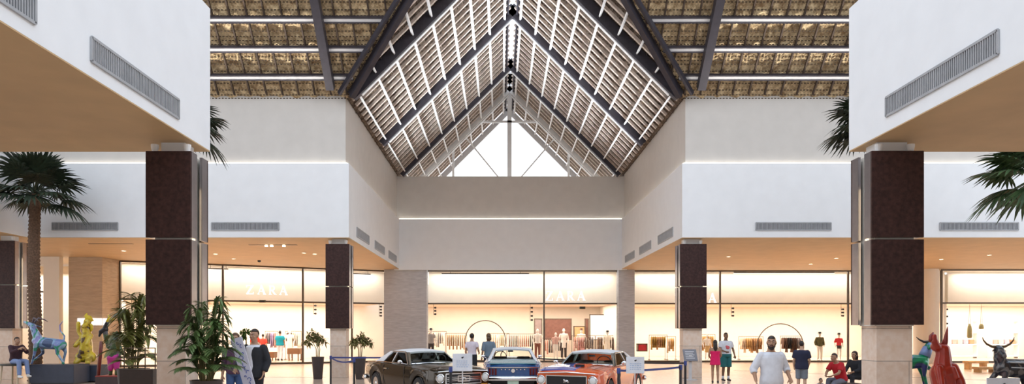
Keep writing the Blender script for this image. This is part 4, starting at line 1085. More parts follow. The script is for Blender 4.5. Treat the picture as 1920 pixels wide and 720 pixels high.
def person(label, loc, rz, h, pose={}, skin='skinl', hair=('hair', 'short'), clothes=(), fat=1.0, belly=0, face=True, voxel=.013, beard=None, hands=True):
    """local frame: the figure faces -Y; local +x is picture right when rz = 0"""
    t = thing('person', label, 'person', loc, rz); k = h / 1.75
    J = dict(pel=(0, 0, .93), chest=(0, 0, 1.27), neck=(0, .012, 1.475), head=(0, -.012, 1.635),
             hipL=(-.09, 0, .90), hipR=(.09, 0, .90), kneL=(-.10, -.02, .49), kneR=(.10, -.02, .49), ankL=(-.105, .02, .08), ankR=(.105, .02, .08),
             shL=(-.182, .01, 1.395), shR=(.182, .01, 1.395), elL=(-.235, .04, 1.12), elR=(.235, .04, 1.12), wrL=(-.245, -.06, .88), wrR=(.245, -.06, .88), yaw=0, nod=0, toeL=0, toeR=0)
    J.update(pose); J = {a: (V(b) if isinstance(b, tuple) else b) for a, b in J.items()}
    sc = Matrix.Scale(k, 4)
    def out(b, name, mats, vox=voxel, sm=3, par=t): return b.xf(sc).fuse(name, mats, par, vox, sm)
    # ---- body: one continuous surface
    b = MB(); torso(b, J, -.13, 1.16, 0, fat, belly)
    hq = Matrix.Rotation(J['yaw'], 3, 'Z') @ Matrix.Rotation(J['nod'], 3, 'X'); hc = J['head']
    hp = lambda x, y, z: hc + hq @ V((x, y, z))
    b.cap(J['neck'] - V((0, 0, .04)), hc + hq @ V((0, .012, -.05)), .056, .054)
    b.ell(hp(0, .012, .025), (.074, .094, .098), rot=hq); b.ell(hp(0, -.022, -.045), (.056, .066, .072), rot=hq)
    b.ell(hp(0, -.060, -.092), (.026, .022, .018), rot=hq)
    b.cap(hp(0, -.083, .018), hp(0, -.106, -.022), .010, .015, 8); b.ell(hp(0, -.086, .032), (.05, .014, .012), rot=hq)
    for s in (-1, 1): b.ell(hp(s * .077, .012, -.005), (.012, .024, .034), rot=hq); b.ell(hp(s * .036, -.062, -.028), (.024, .022, .02), rot=hq)
    for S_ in 'LR':
        s = -1 if S_ == 'L' else 1
        b.cap(J['hip' + S_], J['kne' + S_], .086 * (.5 + .5 * fat), .056); b.cap(J['kne' + S_], J['kne' + S_].lerp(J['ank' + S_], .3) + V((0, .012, 0)), .054, .058); b.cap(J['kne' + S_].lerp(J['ank' + S_], .3) + V((0, .012, 0)), J['ank' + S_], .056, .036)
        fd = Matrix.Rotation(J['toe' + S_], 3, 'Z') @ V((0, -1, 0)); an = J['ank' + S_]
        b.cap(an + V((0, 0, -.035)) - fd * .03, an + V((0, 0, -.05)) + fd * .13, .036, .026)
        sh, el, wr = J['sh' + S_], J['el' + S_], J['wr' + S_]
        b.cap(sh, el, .052 * (.6 + .4 * fat), .039); b.cap(el, el.lerp(wr, .3), .040, .042); b.cap(el.lerp(wr, .3), wr, .041, .027)
        if hands: hand(b, wr, wr - el, V((-s * .8, -.4, .2)), s * 1.0, .55)
    out(b, 'body', M[skin])
    # ---- face
    if face:
        for s in (-1, 1):
            MB().ell(hp(s * .031, -.0775, .012), (.0115, .007, .006), 10, 7, rot=hq).xf(sc).build('eye', M['eyew'], t, smooth=True)
            MB().ell(hp(s * .031, -.0825, .012), (.0055, .003, .0055), 8, 6, rot=hq).xf(sc).build('pupil', M['black'], t, smooth=True)
            MB().tube([hp(s * .015, -.094, .034), hp(s * .034, -.092, .039), hp(s * .052, -.078, .033)], .005, 6).xf(sc).build('eyebrow', M[hair[0]], t, smooth=True)
        my = -.012 if beard else 0
        MB().tube([hp(-.026, -.080 + my, -.062), hp(0, -.092 + my, -.060), hp(.026, -.080 + my, -.062)], [.004, .008, .004], 6).xf(sc).build('mouth', M['lip'], t, smooth=True)
    # ---- hair
    b = MB()
    if hair[1] == 'short':
        b.ell(hp(0, .022, .040), (.083, .100, .098), 20, 14, rot=hq, keep=lambda p: (hq.transposed() @ p).z > -.085 and ((hq.transposed() @ p).z > .05 or (hq.transposed() @ p).y > .005 - .3 * (hq.transposed() @ p).z))
    elif hair[1] == 'long':
        b.ell(hp(0, .024, .036), (.088, .104, .104), 18, 12, rot=hq, keep=lambda p: (hq.transposed() @ p).y > -.05 or (hq.transposed() @ p).z > .055)
        b.tube([hp(0, .07, .04), hp(0, .105, -.06), hp(0, .12, -.2), hp(.0, .115, -.34)], [.075, .088, .085, .045], 12, flat=.55)
    elif hair[1] == 'bun':
        b.ell(hp(0, .024, .036), (.086, .103, .103), 18, 12, rot=hq, keep=lambda p: (hq.transposed() @ p).y > -.05 or (hq.transposed() @ p).z > .055); b.ell(hp(0, .11, .06), (.05, .05, .05), rot=hq)
    elif hair[1] == 'bob':
        b.ell(hp(0, .024, .036), (.090, .106, .104), 18, 12, rot=hq, keep=lambda p: (hq.transposed() @ p).y > -.05 or (hq.transposed() @ p).z > .055)
        b.tube([hp(0, .045, .03), hp(0, .055, -.06), hp(0, .06, -.14)], [.085, .098, .085], 12, flat=.75)
    elif hair[1] == 'shaved':
        b.ell(hp(0, .014, .028), (.078, .0975, .1015), 20, 14, rot=hq, keep=lambda p: (hq.transposed() @ p).z > .045 or ((hq.transposed() @ p).y > .02 and (hq.transposed() @ p).z > -.04))
    o = b.xf(sc).build('hair', M[hair[0]], t, smooth=True)
    if hair[1] != 'none':
        sd = o.modifiers.new('thick', 'SOLIDIFY'); sd.thickness = .012; sd.offset = -1
    if beard:
        b = MB(); b.ell(hp(0, -.028, -.086), (.056, .070, .048), rot=hq); b.ell(hp(0, -.064, -.108), (.034, .030, .030), rot=hq)
        for q in (-1, 1): b.cap(hp(q * .052, -.03, -.075), hp(q * .071, .0, .0), .016, .008, 8)
        b.cap(hp(-.024, -.086, -.046), hp(.024, -.086, -.046), .010, .010, 8)
        out(b, 'beard', M[beard], .007, 3)
    # ---- clothes
    for c in clothes:
        b = MB(); kd = c[0]; m = c[2]
        if kd in ('shirt', 'dress', 'jacket'):
            o_ = dict(hem=-.02, sleeve=.55, add=.018, neck=.985, flare=0); o_.update(c[3] if len(c) > 3 else {})
            torso(b, J, max(o_['hem'], -.12), o_['neck'], o_['add'], fat, belly)
            if o_['hem'] < -.1:
                p0 = tpoint(J, -.05); dz = V((0, 0, o_['hem'] * .52)); rings = []
                for q in (0, .5, 1): rings.append(ringpts(p0 + dz * q, V((0, 0, 1)), .165 * fat + o_['add'] + o_['flare'] * q, .118 * fat + o_['add'] + o_['flare'] * q + belly * .4))
                b.loft(rings)
            for S_ in 'LR':
                sh, el, wr = J['sh' + S_], J['el' + S_], J['wr' + S_]; f = o_['sleeve']; a_ = o_['add']
                if f <= 0: continue
                b.ell(sh, (.052 * (.6 + .4 * fat) + a_ * .8,) * 3)
                r0 = .052 * (.6 + .4 * fat) + a_
                if f <= 1: b.tube([sh, sh.lerp(el, f)], [r0, r0 * .92 + .006], 14)
                else:
                    b.cap(sh, el, r0, .042 + a_); e = el.lerp(wr, f - 1); b.tube([el, e], [.042 + a_, .034 + a_], 14)
        elif kd == 'pants':
            o_ = dict(leg=1.95, add=.014); o_.update(c[3] if len(c) > 3 else {})
            torso(b, J, -.13, .14, o_['add'], fat, belly * .5)
            for S_ in 'LR':
                hp_, kn, an = J['hip' + S_], J['kne' + S_], J['ank' + S_]; f = o_['leg']; a_ = o_['add']; r0 = .088 * (.5 + .5 * fat) + a_
                b.ell(hp_, (r0,) * 3)
                if f <= 1: b.tube([hp_, hp_.lerp(kn, f)], [r0, .062 + a_ + .022 * (1 - f) + .012], 14)
                else: b.cap(hp_, kn, r0, .058 + a_); b.tube([kn, kn.lerp(an, f - 1)], [.058 + a_, .050 + a_], 14)
        elif kd == 'shoes':
            for S_ in 'LR':
                fd = Matrix.Rotation(J['toe' + S_], 3, 'Z') @ V((0, -1, 0)); an = J['ank' + S_]
                b.cap(an + V((0, 0, -.030)) - fd * .035, an + V((0, 0, -.040)) + fd * .145, .047, .037); b.cap(an + V((0, 0, -.02)), an + V((0, 0, .015)), .047, .045)
        elif kd == 'socks':
            for S_ in 'LR': b.tube([J['ank' + S_] - V((0, 0, .01)), J['ank' + S_].lerp(J['kne' + S_], .28)], [.042, .050], 12)
        elif kd == 'print':
            b.ell(tpoint(J, .55) + V((0, -.118 * fat - .022 - belly * .4, 0)), (.085, .014, .07)); b.ell(tpoint(J, .65) + V((-.04, -.118 * fat - .02, 0)), (.06, .014, .035))
        elif kd == 'front':
            b.loft([ringpts(tpoint(J, q) + V((-.02, -.078, 0)), V((0, 0, 1)), .10, .085) for q in (.02, .2, .4, .6, .75, .88, .93)])
        elif kd == 'bag':
            c0 = J['shR'].lerp(J['shL'], .2); b.tube([J['shL'] + V((.05, -.08, .06)), tpoint(J, .5) + V((.0, -.17, 0)), tpoint(J, .0) + V((.22, .0, 0))], .018, 8); b.ell(tpoint(J, .0) + V((.25, .0, -.06)), (.07, .13, .12))
        out(b, c[1], m, sm=7)
    return t
def cloth(name, c): return mat('fabric_' + name, c, .85, noise_amt=.06, nscale=12)
white = cloth('white', (.68, .70, .76)); jeans = cloth('jeans', (.07, .14, .33)); navy = cloth('navy', (.018, .022, .055)); pink = cloth('pink', (.72, .01, .12)); teal = cloth('teal_short', (.015, .13, .14))
grey = cloth('grey_short', (.20, .23, .28)); red = cloth('red', (.50, .012, .022)); dark = cloth('dark', (.015, .016, .022)); shoe = mat('dark_shoe', (.03, .028, .03), .5); wshoe = mat('white_shoe', (.75, .75, .75), .5)
def at(px, Y, z=0): return (PX(px, Y), Y, z)
person('bearded man in loose white shirt and blue jeans walking towards the viewer', at(1446, 12.6), R(6), 1.72,
       dict(elL=(-.31, .06, 1.16), wrL=(-.315, -.06, .95), elR=(.31, .05, 1.17), wrR=(.29, -.12, 1.0), kneL=(-.11, -.10, .50), ankL=(-.12, -.02, .10), kneR=(.10, .02, .49), ankR=(.10, .18, .10), yaw=R(-28)),
       'skinm', ('hair', 'shaved'), [('pants', 'jeans', jeans), ('shirt', 'white_shirt', white, dict(hem=-.14, sleeve=1.35, add=.028, flare=.01)), ('shoes', 'shoes', shoe)], 1.12, .03, True, .009, 'hair')
person('woman in short pink romper with long black hair, back turned', at(1341, 24.8), R(168), 1.50,
       dict(elL=(-.24, -.06, 1.14), wrL=(-.17, -.22, 1.0), elR=(.24, -.06, 1.14), wrR=(.17, -.22, 1.0)), 'skinm', ('hair', 'long'),
       [('dress', 'romper', pink, dict(hem=-.30, sleeve=0, add=.016, neck=.74, flare=.03)), ('shoes', 'shoes', shoe)], 1.08, 0, False)
person('man in white printed shirt and teal shorts standing behind the woman in pink', at(1361, 25.9), R(8), 1.76,
       dict(elR=(.29, .04, 1.16), wrR=(.30, -.08, .93), elL=(-.25, -.02, 1.14), wrL=(-.14, -.22, 1.08)), 'skind', ('hair', 'shaved'),
       [('shirt', 'white_shirt', white, dict(hem=-.06, sleeve=.7, add=.028)), ('print', 'red_print', cloth('redprint', (.62, .12, .14))), ('pants', 'shorts', teal, dict(leg=.95, add=.03)), ('socks', 'socks', white), ('shoes', 'shoes', shoe)], 1.1)
person('boy in navy shirt and grey shorts seen from behind', at(1503, 20.5), R(150), 1.52,
       dict(elL=(-.24, -.03, 1.13), wrL=(-.2, -.16, .95), wrR=(.25, -.1, .9)), 'skinl', ('hair', 'short'),
       [('pants', 'shorts', grey, dict(leg=.95, add=.018)), ('shirt', 'navy_shirt', navy, dict(hem=-.14, sleeve=.75, add=.034)), ('shoes', 'shoes', shoe)], 1.08, 0, True)
# seated man in red, leaning forward to the left, on a low bench
def seatpose(z, lean, **k):
    d = dict(pel=(0, .02, z + .11), chest=(0, .02 - lean * .5, z + .43), neck=(0, .03 - lean, z + .64), head=(0, -.02 - lean * 1.25, z + .79), hipL=(-.09, 0, z + .09), hipR=(.09, 0, z + .09),
             kneL=(-.12, -.40, z + .10), kneR=(.12, -.40, z + .10), ankL=(-.12, -.42, .08), ankR=(.12, -.42, .08), shL=(-.185, .02 - lean * .9, z + .585), shR=(.185, .02 - lean * .9, z + .585),
             elL=(-.23, -.12 - lean, z + .33), elR=(.23, -.12 - lean, z + .33), wrL=(-.13, -.36 - lean * .5, z + .26), wrR=(.13, -.36 - lean * .5, z + .26)); d.update(k); return d
t = thing('bench', 'low dark bench under the seated people at the near right column', 'bench', at(1583, 20.6)); 
MB().box(-.42, .42, -.22, .22, .24, .31).build('seat', mat('dark_wood', (.06, .045, .04), .5), t, bevel=.01)
for sx in (-1, 1):
    for sy in (-1, 1): MB().box(sx * .37 - .03, sx * .37 + .03, sy * .17 - .03, sy * .17 + .03, 0, .24).build('leg', M['black'], t)
person('man in red shirt seated and leaning forward by the near right column', at(1577, 20.6), R(-68), 1.68, seatpose(.31, .22, kneL=(-.13, -.36, .42), kneR=(.13, -.40, .36), ankL=(-.13, -.42, .09), ankR=(.13, -.62, .09)), 'skinm', ('hair', 'short'),
       [('pants', 'trousers', cloth('greytrouser', (.16, .17, .22))), ('shirt', 'red_shirt', red, dict(hem=-.06, sleeve=.7, add=.024)), ('shoes', 'shoes', shoe)], 1.1, .02)
person('person in black seated half hidden behind the near right column', at(1606, 22.2), R(-60), 1.7, seatpose(.31, .08), 'skinm', ('hair', 'bob'),
       [('pants', 'trousers', dark), ('shirt', 'black_top', dark, dict(sleeve=1.8, hem=-.06)), ('shoes', 'shoes', shoe)], 1.05)
person('small child with dark hair seated on the floor before the man in red', at(1535, 20.2), R(30), .92, seatpose(0.0, .10, kneL=(-.16, -.36, .20), kneR=(.16, -.36, .20), ankL=(-.1, -.62, .06), ankR=(.1, -.62, .06)), 'skinm', ('hair', 'short'),
       [('pants', 'trousers', dark), ('shirt', 'top', grey)], 1.1, 0, True)
# seated person at far left on a tall round table-like seat
t = thing('round_table', 'dark round table under the seated person at the left edge', 'table', at(28, 24.2))
zt_ = PZ(682, 24.2)
MB().lathe([(.42, zt_ - .06), (.46, zt_ - .03), (.46, zt_), (.02, zt_ + .004)], seg=28).build('table_top', mat('dark_top', (.05, .05, .045), .4), t)
for sx in (-1, 1):
    for sy in (-1, 1): MB().tube([(sx * .3, sy * .3, 0), (sx * .26, sy * .26, zt_ - .05)], .03, 8).build('leg', mat('pale_leg', (.6, .5, .36), .5), t)
person('person in dark jacket seated on the round table at the left edge', at(30, 24.05), R(62), 1.74, seatpose(zt_, .05, ankL=(-.12, -.44, zt_ - .38), ankR=(.12, -.50, zt_ - .36), elL=(-.24, -.2, zt_ + .40), wrL=(-.1, -.38, zt_ + .52), elR=(.24, -.2, zt_ + .40), wrR=(.1, -.38, zt_ + .50)), 'skinm', ('hair', 'short'),
       [('pants', 'jeans', cloth('paleblue', (.20, .28, .50))), ('jacket', 'dark_jacket', cloth('plum', (.05, .02, .03)), dict(sleeve=1.85, hem=-.05, add=.026)), ('shoes', 'shoes', wshoe)], 1.05)
# couple at left with the banner
person('man in dark jacket over white shirt standing right of the slanting board', at(477, 14.2), R(-12), 1.84,
       dict(elL=(-.27, -.04, 1.17), wrL=(-.26, -.2, 1.02), elR=(.25, .05, 1.15), wrR=(.22, -.05, .93)), 'skinm', ('hair', 'short'),
       [('pants', 'trousers', dark), ('shirt', 'white_shirt', white, dict(add=.015)), ('jacket', 'dark_jacket', cloth('jacket', (.02, .022, .028)), dict(sleeve=1.85, hem=-.12, add=.03, neck=.90)), ('front', 'shirt_front', white)], 1.05, 0, True, .011)
# white shirt front showing between the jacket edges
person('person in purple top and jeans standing left of the slanting board', at(441, 15.1), R(10), 1.76,
       dict(elR=(.24, -.05, 1.14), wrR=(.22, -.22, 1.02)), 'skinm', ('hairb', 'bob'), [('pants', 'jeans', jeans), ('shirt', 'purple_top', cloth('purple', (.10, .05, .10)), dict(sleeve=1.6, hem=-.08))], 1.0, 0, True, .011)
rnd = random.Random(5); t = thing('leafy_shrub', 'bushy green potted shrub standing between the couple at left', 'potted plant', at(461, 15.7))
pot(t, .16, .2, .5)
MB().tube([(0, 0, .44), (.02, 0, 1.2), (0, 0, 1.75)], [.025, .02, .012], 7).build('stem', M['stem'], t)
for i in range(10):
    c = V((rnd.uniform(-.09, .09), rnd.uniform(-.09, .09), 1.75 + rnd.uniform(-.12, .10))); b = MB()
    for j in range(22):
        d = V((rnd.gauss(0, 1), rnd.gauss(0, 1), rnd.gauss(0, 1))).normalized(); l = rnd.uniform(.05, .10)
        leaf_strip(b, [c + d * l * g for g in (0, .35, .7, 1)], .017, d.cross(V((0, 0, 1))).normalized())
    b.build('leaf_cluster', mat('bright_leaf', (.10, .17, .025), .5, noise_amt=.5), t, fix=False)
# people in and before the centre shop
person('person in pale shirt and dark shorts, back turned, left of the arched hoop', at(885, 25.8), R(160), 1.73, dict(elL=(-.25, 0, 1.15), wrL=(-.2, -.2, 1.05)), 'skinm', ('hair', 'bun'),
       [('pants', 'shorts', dark, dict(leg=.9, add=.02)), ('shirt', 'pale_shirt', cloth('lilacwhite', (.70, .62, .68)), dict(hem=-.02, sleeve=.6)), ('shoes', 'shoes', shoe)], 1.05, 0, False, .015)
person('person in blue grey shirt with brown hair right of the arched hoop', at(916, 26.0), R(200), 1.73, {}, 'skinm', ('hairb', 'bob'),
       [('pants', 'trousers', navy), ('shirt', 'blue_grey_shirt', cloth('bluegrey', (.16, .22, .28)), dict(hem=-.1, sleeve=1.0)), ('shoes', 'shoes', shoe)], 1.0, 0, False, .015)
# shoppers in the left shop
person('shopper in turquoise shirt and white trousers inside the left shop', at(525, 44.2), R(175), 1.85, dict(elL=(-.27, 0, 1.15), elR=(.27, 0, 1.15)), 'skinm', ('hair', 'short'),
       [('pants', 'white_trousers', white), ('shirt', 'turquoise_shirt', cloth('turq', (.0, .27, .36)), dict(hem=-.08, sleeve=.7, add=.03)), ('shoes', 'shoes', shoe)], 1.3, 0, False, .018)
person('shopper in red top inside the left shop left of the turquoise shirt', at(493, 43.6), R(190), 1.65, {}, 'skinm', ('hair', 'short'),
       [('pants', 'trousers', cloth('coral', (.70, .30, .22))), ('shirt', 'red_top', cloth('red2', (.72, .06, .04)), dict(hem=-.1, sleeve=.8)), ('shoes', 'shoes', shoe)], 1.05, 0, False, .018)
person('shopper in red shirt partly hidden behind the man in dark jacket', at(478, 42.0), R(20), 1.78, {}, 'skinm', ('hairb', 'short'),
       [('pants', 'trousers', cloth('coral', (.70, .30, .22))), ('shirt', 'red_shirt', cloth('red2', (.72, .06, .04)), dict(hem=-.1, sleeve=.8)), ('shoes', 'shoes', shoe)], 1.05, 0, False, .018)

# ---- shop mannequins
def mannequin(px, Y, h, label, clothes, top=None, rz=0, vox=.018):
    t = person(label, at(px, Y, .03), rz, h, dict(elL=(-.26, .06, 1.14), elR=(.26, .06, 1.14)), 'plaster', ('black', 'none'), clothes, .9, 0, False, vox, None, False)
    t.name = 'mannequin'; t['category'] = 'mannequin'
    for c in list(t.children):
        if c.name.startswith('hair'): bpy.data.objects.remove(c)
    MB().lathe([(.24, -.03), (.24, -.015), (.03, -.01), (.02, .10)], seg=20).build('stand', M['chrome'], t)
    if top: MB().lathe([(.16, h - .05), (.16, h - .035), (.09, h - .03), (.08, h + .05), (.01, h + .06)], (0, 0, 0), 18).build('hat', top, t, smooth=40)
    return t
cw, ck = cloth('shopwhite', (.85, .80, .72)), cloth('shopdark', (.05, .04, .04))
mannequin(1008, 45, 1.95, 'white mannequin left of the centre mullion', [('shirt', 'top', cw), ('pants', 'trousers', cloth('shopbrown', (.24, .09, .06)))])
mannequin(1042, 44.5, 1.72, 'white mannequin in pink top before the dark brown panel', [('shirt', 'top', cloth('shoppink', (.72, .45, .38))), ('dress', 'skirt', cw, dict(hem=-.6, neck=.3, sleeve=0))])
mannequin(1057, 45.8, 1.98, 'tall white mannequin before the right end of the dark brown panel', [('jacket', 'long_jacket', cw, dict(hem=-.5, sleeve=1.6)), ('pants', 'trousers', ck)])
mannequin(1090, 46.6, 1.95, 'mannequin in white blouse below the tan shelf unit', [('shirt', 'blouse', cw, dict(sleeve=1.5)), ('dress', 'skirt', cloth('shoprose', (.60, .30, .28)), dict(hem=-.8, neck=.3, sleeve=0, flare=.06))], cloth('hatbrown', (.2, .1, .06)))
mannequin(1139, 45, 1.80, 'white mannequin with black hat beside the grey pilaster', [('dress', 'dress', cloth('shopcream', (.78, .70, .58)), dict(hem=-.8, flare=.05))], M['black'])
mannequin(1537, 43.6, 1.72, 'mannequin in olive jacket and white trousers with black hat', [('pants', 'white_trousers', cw), ('jacket', 'olive_jacket', cloth('olive', (.10, .09, .03)), dict(hem=-.1, sleeve=1.7, add=.03))], M['black'])
mannequin(1573, 43.8, 1.65, 'mannequin in red top and dark skirt beside the near right column', [('shirt', 'red_top', cloth('shopred', (.62, .03, .04)), dict(sleeve=.9)), ('dress', 'skirt', ck, dict(hem=-.25, neck=.2, sleeve=0))], M['black'])
mannequin(1326, 43.8, 1.6, 'mannequin in white top between the right brown column and the woman in pink', [('shirt', 'top', cw), ('dress', 'skirt', cloth('ochre2', (.62, .40, .17)), dict(hem=-.7, neck=.3, sleeve=0))])
mannequin(543, 45.2, 1.9, 'slim mannequin in white dress right of the turquoise shirt shopper', [('dress', 'dress', cw, dict(hem=-.9, flare=.04))])
mannequin(808, 44.4, 1.95, 'mannequin in grey top at the left end of the centre shop', [('shirt', 'grey_top', cloth('shopgrey', (.3, .28, .27))), ('pants', 'trousers', ck)], M['black'])

# ================================================================== PAINTED ANIMAL SCULPTURES
def plinth(px0, px1, py, Y, d, m, label, topm=None):
    x0, x1 = PX(px0, Y), PX(px1, Y); z = PZ(py, Y); t = thing('plinth', label, 'plinth', ((x0 + x1) / 2, Y + d / 2, 0)); w = (x1 - x0) / 2
    MB().box(-w + .03, w - .03, -d / 2 + .03, d / 2 - .03, 0, .05).build('recessed_base', M['black'], t)
    MB().box(-w, w, -d / 2, d / 2, .05, z - .02).build('block', m, t, bevel=.008)
    MB().box(-w + .002, w - .002, -d / 2 + .002, d / 2 - .002, z - .022, z).build('top_slab', topm or m, t)
    return z
pn = mat('navy_plinth', (.045, .055, .085), .5)
YA = 24.2
za = plinth(55, 138, 684, YA, .95, pn, 'long dark blue plinth under the painted goat')
def animal(label, loc, rz, caps, mats, vox=.016, extras=(), cat='sculpture'):
    t = thing('animal_sculpture', label, cat, loc, rz); b = MB()
    for c in caps: b.cap(*c)
    b.fuse('body', mats, t, vox, 4)
    for nm, m, fn in extras: q = MB(); fn(q); q.build(nm, m, t, smooth=True)
    return t
def X_(px): return PX(px, YA + .45)
def P3_(px, py, dy=0): return V((PX(px, YA + .45), dy, PZ(py, YA + .45) - za))
ox = V((PX(96, YA + .45), 0, 0))
def G(px, py, dy=0): return P3_(px, py, dy) - ox
goat = mat_patches('goat_paint', [(.05, .09, .20), (.22, .36, .55), (.16, .22, .46), (.02, .27, .17), (.30, .45, .60), (.22, .20, .45)], 1.9)
caps = [(G(80, 645), G(114, 648), .21, .19), (G(70, 641), G(86, 645), .17, .20), (G(72, 638), G(62, 616), .15, .10), (G(62, 613), G(50, 607), .10, .055), (G(50, 607), G(46, 606), .05, .04)]
for dy, k1, f1, k2, f2 in ((-.14, (70, 663), (65, 682.5), (112, 664), (124, 682.5)), (.14, (76, 664), (58, 678), (118, 662), (114, 682.5))):
    caps += [(G(73, 646, dy), G(*k1, dy), .085, .05), (G(*k1, dy), G(f1[0], f1[1], dy), .048, .035), (G(113, 650, dy), G(*k2, dy), .11, .055), (G(*k2, dy), G(*f2, dy), .05, .035), (G(f1[0], 683 if f1[1] > 680 else f1[1], dy) - V((.02, 0, 0)), G(f1[0] - 2, 683 if f1[1] > 680 else f1[1], dy), .04, .03), (G(f2[0], 683, dy), G(f2[0] - 2, 683, dy), .04, .03)]
caps += [(G(119, 644), G(121, 632), .035, .03), (G(121, 632), G(113, 622), .03, .028), (G(113, 622), G(112, 612), .028, .025), (G(112, 612), G(118, 604), .025, .018)]
def goathorn(q):
    for s in (-1, 1): q.tube([G(63, 607, s * .05), G(68, 598, s * .12), G(76, 601, s * .20), G(81, 605, s * .25)], [.035, .03, .022, .008], 8)
def goatear(q):
    for s in (-1, 1): q.cap(G(63, 612, s * .09), G(70, 615, s * .2), .03, .012)
animal('blue and green painted goat sculpture with raised head and curled tail', (PX(96, YA + .45), YA + .45, za + .036), 0, caps, goat, .018,
       [('horn', mat('goat_horn', (.12, .10, .12), .4), goathorn), ('ear', goat, goatear)])
# yellow sculpture: upright bull with raised arms
YB = 25.2
zy = plinth(140, 181, 685, YB, .9, pn, 'smaller dark blue plinth under the yellow sculpture')
yc = V((PX(161, YB + .4), YB + .4, zy))
yel = mat_patches('yellow_paint', [(.10, .045, .01), (.55, .38, .02), (.66, .50, .03), (.42, .28, .02)], 3.2)
def K(px, py, dy=0): return V((PX(px, YB + .4) - yc.x, dy, PZ(py, YB + .4) - zy))
caps = [(K(161, 662), K(162, 642), .24, .19), (K(162, 640), K(163, 620), .18, .14), (K(163, 618), K(164, 606), .12, .13), (K(164, 608, -.05), K(164, 615, -.22), .10, .07), (K(152, 676, -.1), K(150, 682, -.26), .12, .09), (K(170, 676, -.1), K(172, 682, -.26), .12, .09), (K(152, 672), K(170, 672), .20, .20),
        (K(153, 636), K(147, 624), .075, .06), (K(147, 624), K(147, 609), .065, .075), (K(171, 632), K(168, 648, -.15), .075, .06), (K(150, 640), K(145, 650, -.1), .07, .09)]
def yhorn(q):
    q.tube([K(166, 606, .1), K(164, 598, .05), K(161, 594), K(163, 590)], [.13, .11, .06, .02], 10)
    for s in (-1, 1): q.tube([K(164 + s * 4, 611), K(164 + s * 7, 612), K(164 + s * 8, 620), K(164 + s * 7, 624)], [.06, .055, .05, .02], 8)
animal('yellow painted upright bull sculpture with pointed top', yc + V((0, 0, .05)), 0, caps, yel, .018, [('crest', mat('yellow_bright', (.70, .52, .02), .4), yhorn)])
# green and black upright sculpture with pink trousers on a red topped plinth
YC = 19.6
redtop = mat('red_top', (.36, .06, .05), .4)
zc_ = plinth(178, 240, 705, YC, .95, mat('dark_red_plinth', (.07, .045, .05), .5), 'dark plinth with red top left of the planter', redtop)
gc = V((PX(210, YC + .4), YC + .4, zc_))
def K2(px, py, dy=0): return V((PX(px, YC + .4) - gc.x, dy, PZ(py, YC + .4) - zc_))
t = thing('animal_sculpture', 'upright bull sculpture with black head, green body and pink trousers', 'sculpture', gc)
b = MB()
for c in [(K2(213, 665), K2(216, 640), .15, .12), (K2(216, 640), K2(219, 624), .10, .05), (K2(205, 650, -.05), K2(203, 636, -.1), .06, .05), (K2(203, 636, -.1), K2(201, 622, -.1), .06, .07), (K2(224, 650), K2(231, 655, -.1), .06, .04), (K2(231, 655, -.1), K2(228, 668, -.12), .04, .03), (K2(214, 668), K2(216, 672), .15, .13),
          (K2(209, 672), K2(208, 690), .075, .06), (K2(208, 690), K2(207, 702), .06, .05), (K2(220, 672), K2(219, 690), .07, .05), (K2(219, 690), K2(218, 702), .05, .045)]: b.cap(*c)
b.fuse('body', mat_patches('greenbull', [(.02, .03, .015), (.03, .07, .02), (.05, .10, .03), (.09, .09, .10)], 4), t, .015, 3)
b = MB(); 
for c in [(K2(201, 618, -.1), K2(195, 622, -.16), .085, .06), (K2(201, 615, -.1), K2(204, 606, -.08), .07, .06), (K2(195, 622, -.16), K2(193, 630, -.18), .05, .03)]: b.cap(*c)
b.fuse('head', mat('bull_black', (.015, .013, .016), .4), t, .014, 3)
q = MB(); q.tube([K2(204, 604, -.08), K2(207, 596, -.05), K2(203, 590)], [.05, .04, .01], 8); q.tube([K2(206, 603), K2(212, 598), K2(216, 600)], [.05, .035, .01], 8); q.build('crest', mat('yellow_bright', (.70, .52, .02), .4), t, smooth=True)
q = MB(); q.cap(K2(210, 671, -.02), K2(219, 671, -.02), .13, .13); q.cap(K2(209, 673, -.02), K2(208, 691, -.02), .10, .075); q.cap(K2(220, 673, -.02), K2(219, 690, -.02), .10, .075); q.fuse('pink_trousers', mat('pink_paint', (.55, .04, .30), .4), t, .014, 3)
MB().tube([K2(196, 640, -.15), K2(193, 670, -.15), K2(190, 704.5, -.15)], [.05, .05, .045], 10).build('red_post', mat('dark_red_paint', (.16, .025, .015), .4), t, smooth=True)
# right side: red seated bull with raised head
YR = 15.2
zr_ = .30
plr = thing('plinth', 'low dark plinth under the red bull sculpture', 'plinth', at(1765, YR + .1))
MB().box(-.55, .55, -.5, .5, 0, .28).build('block', pn, plr, bevel=.01); MB().box(-.54, .54, -.49, .49, .28, .30).build('top_slab', pn, plr)
rc = V((PX(1767, YR), YR, zr_))
def K3(px, py, dy=0): return V((PX(px, YR) - rc.x, dy, PZ(py, YR) - zr_))
redp = mat('red_gloss', (.36, .024, .009), .32, coat=.25, noise_amt=.25, nscale=4)
caps = [(K3(1768, 703), K3(1767, 676), .24, .17), (K3(1768, 676), K3(1768, 656), .17, .14), (K3(1768, 655), K3(1754, 650), .12, .10), (K3(1754, 650, -.05), K3(1748, 640, -.08), .085, .07), (K3(1748, 640, -.08), K3(1747, 630, -.1), .06, .045),
        (K3(1768, 700), K3(1774, 728), .26, .26), (K3(1754, 690, -.12), K3(1752, 720, -.25), .09, .07), (K3(1783, 688, -.1), K3(1790, 712, -.2), .09, .08), (K3(1790, 712, -.2), K3(1792, 740, -.3), .08, .07), (K3(1752, 720, -.25), K3(1750, 745, -.3), .07, .07),
        (K3(1776, 690, -.2), K3(1780, 706, -.24), .05, .05)]
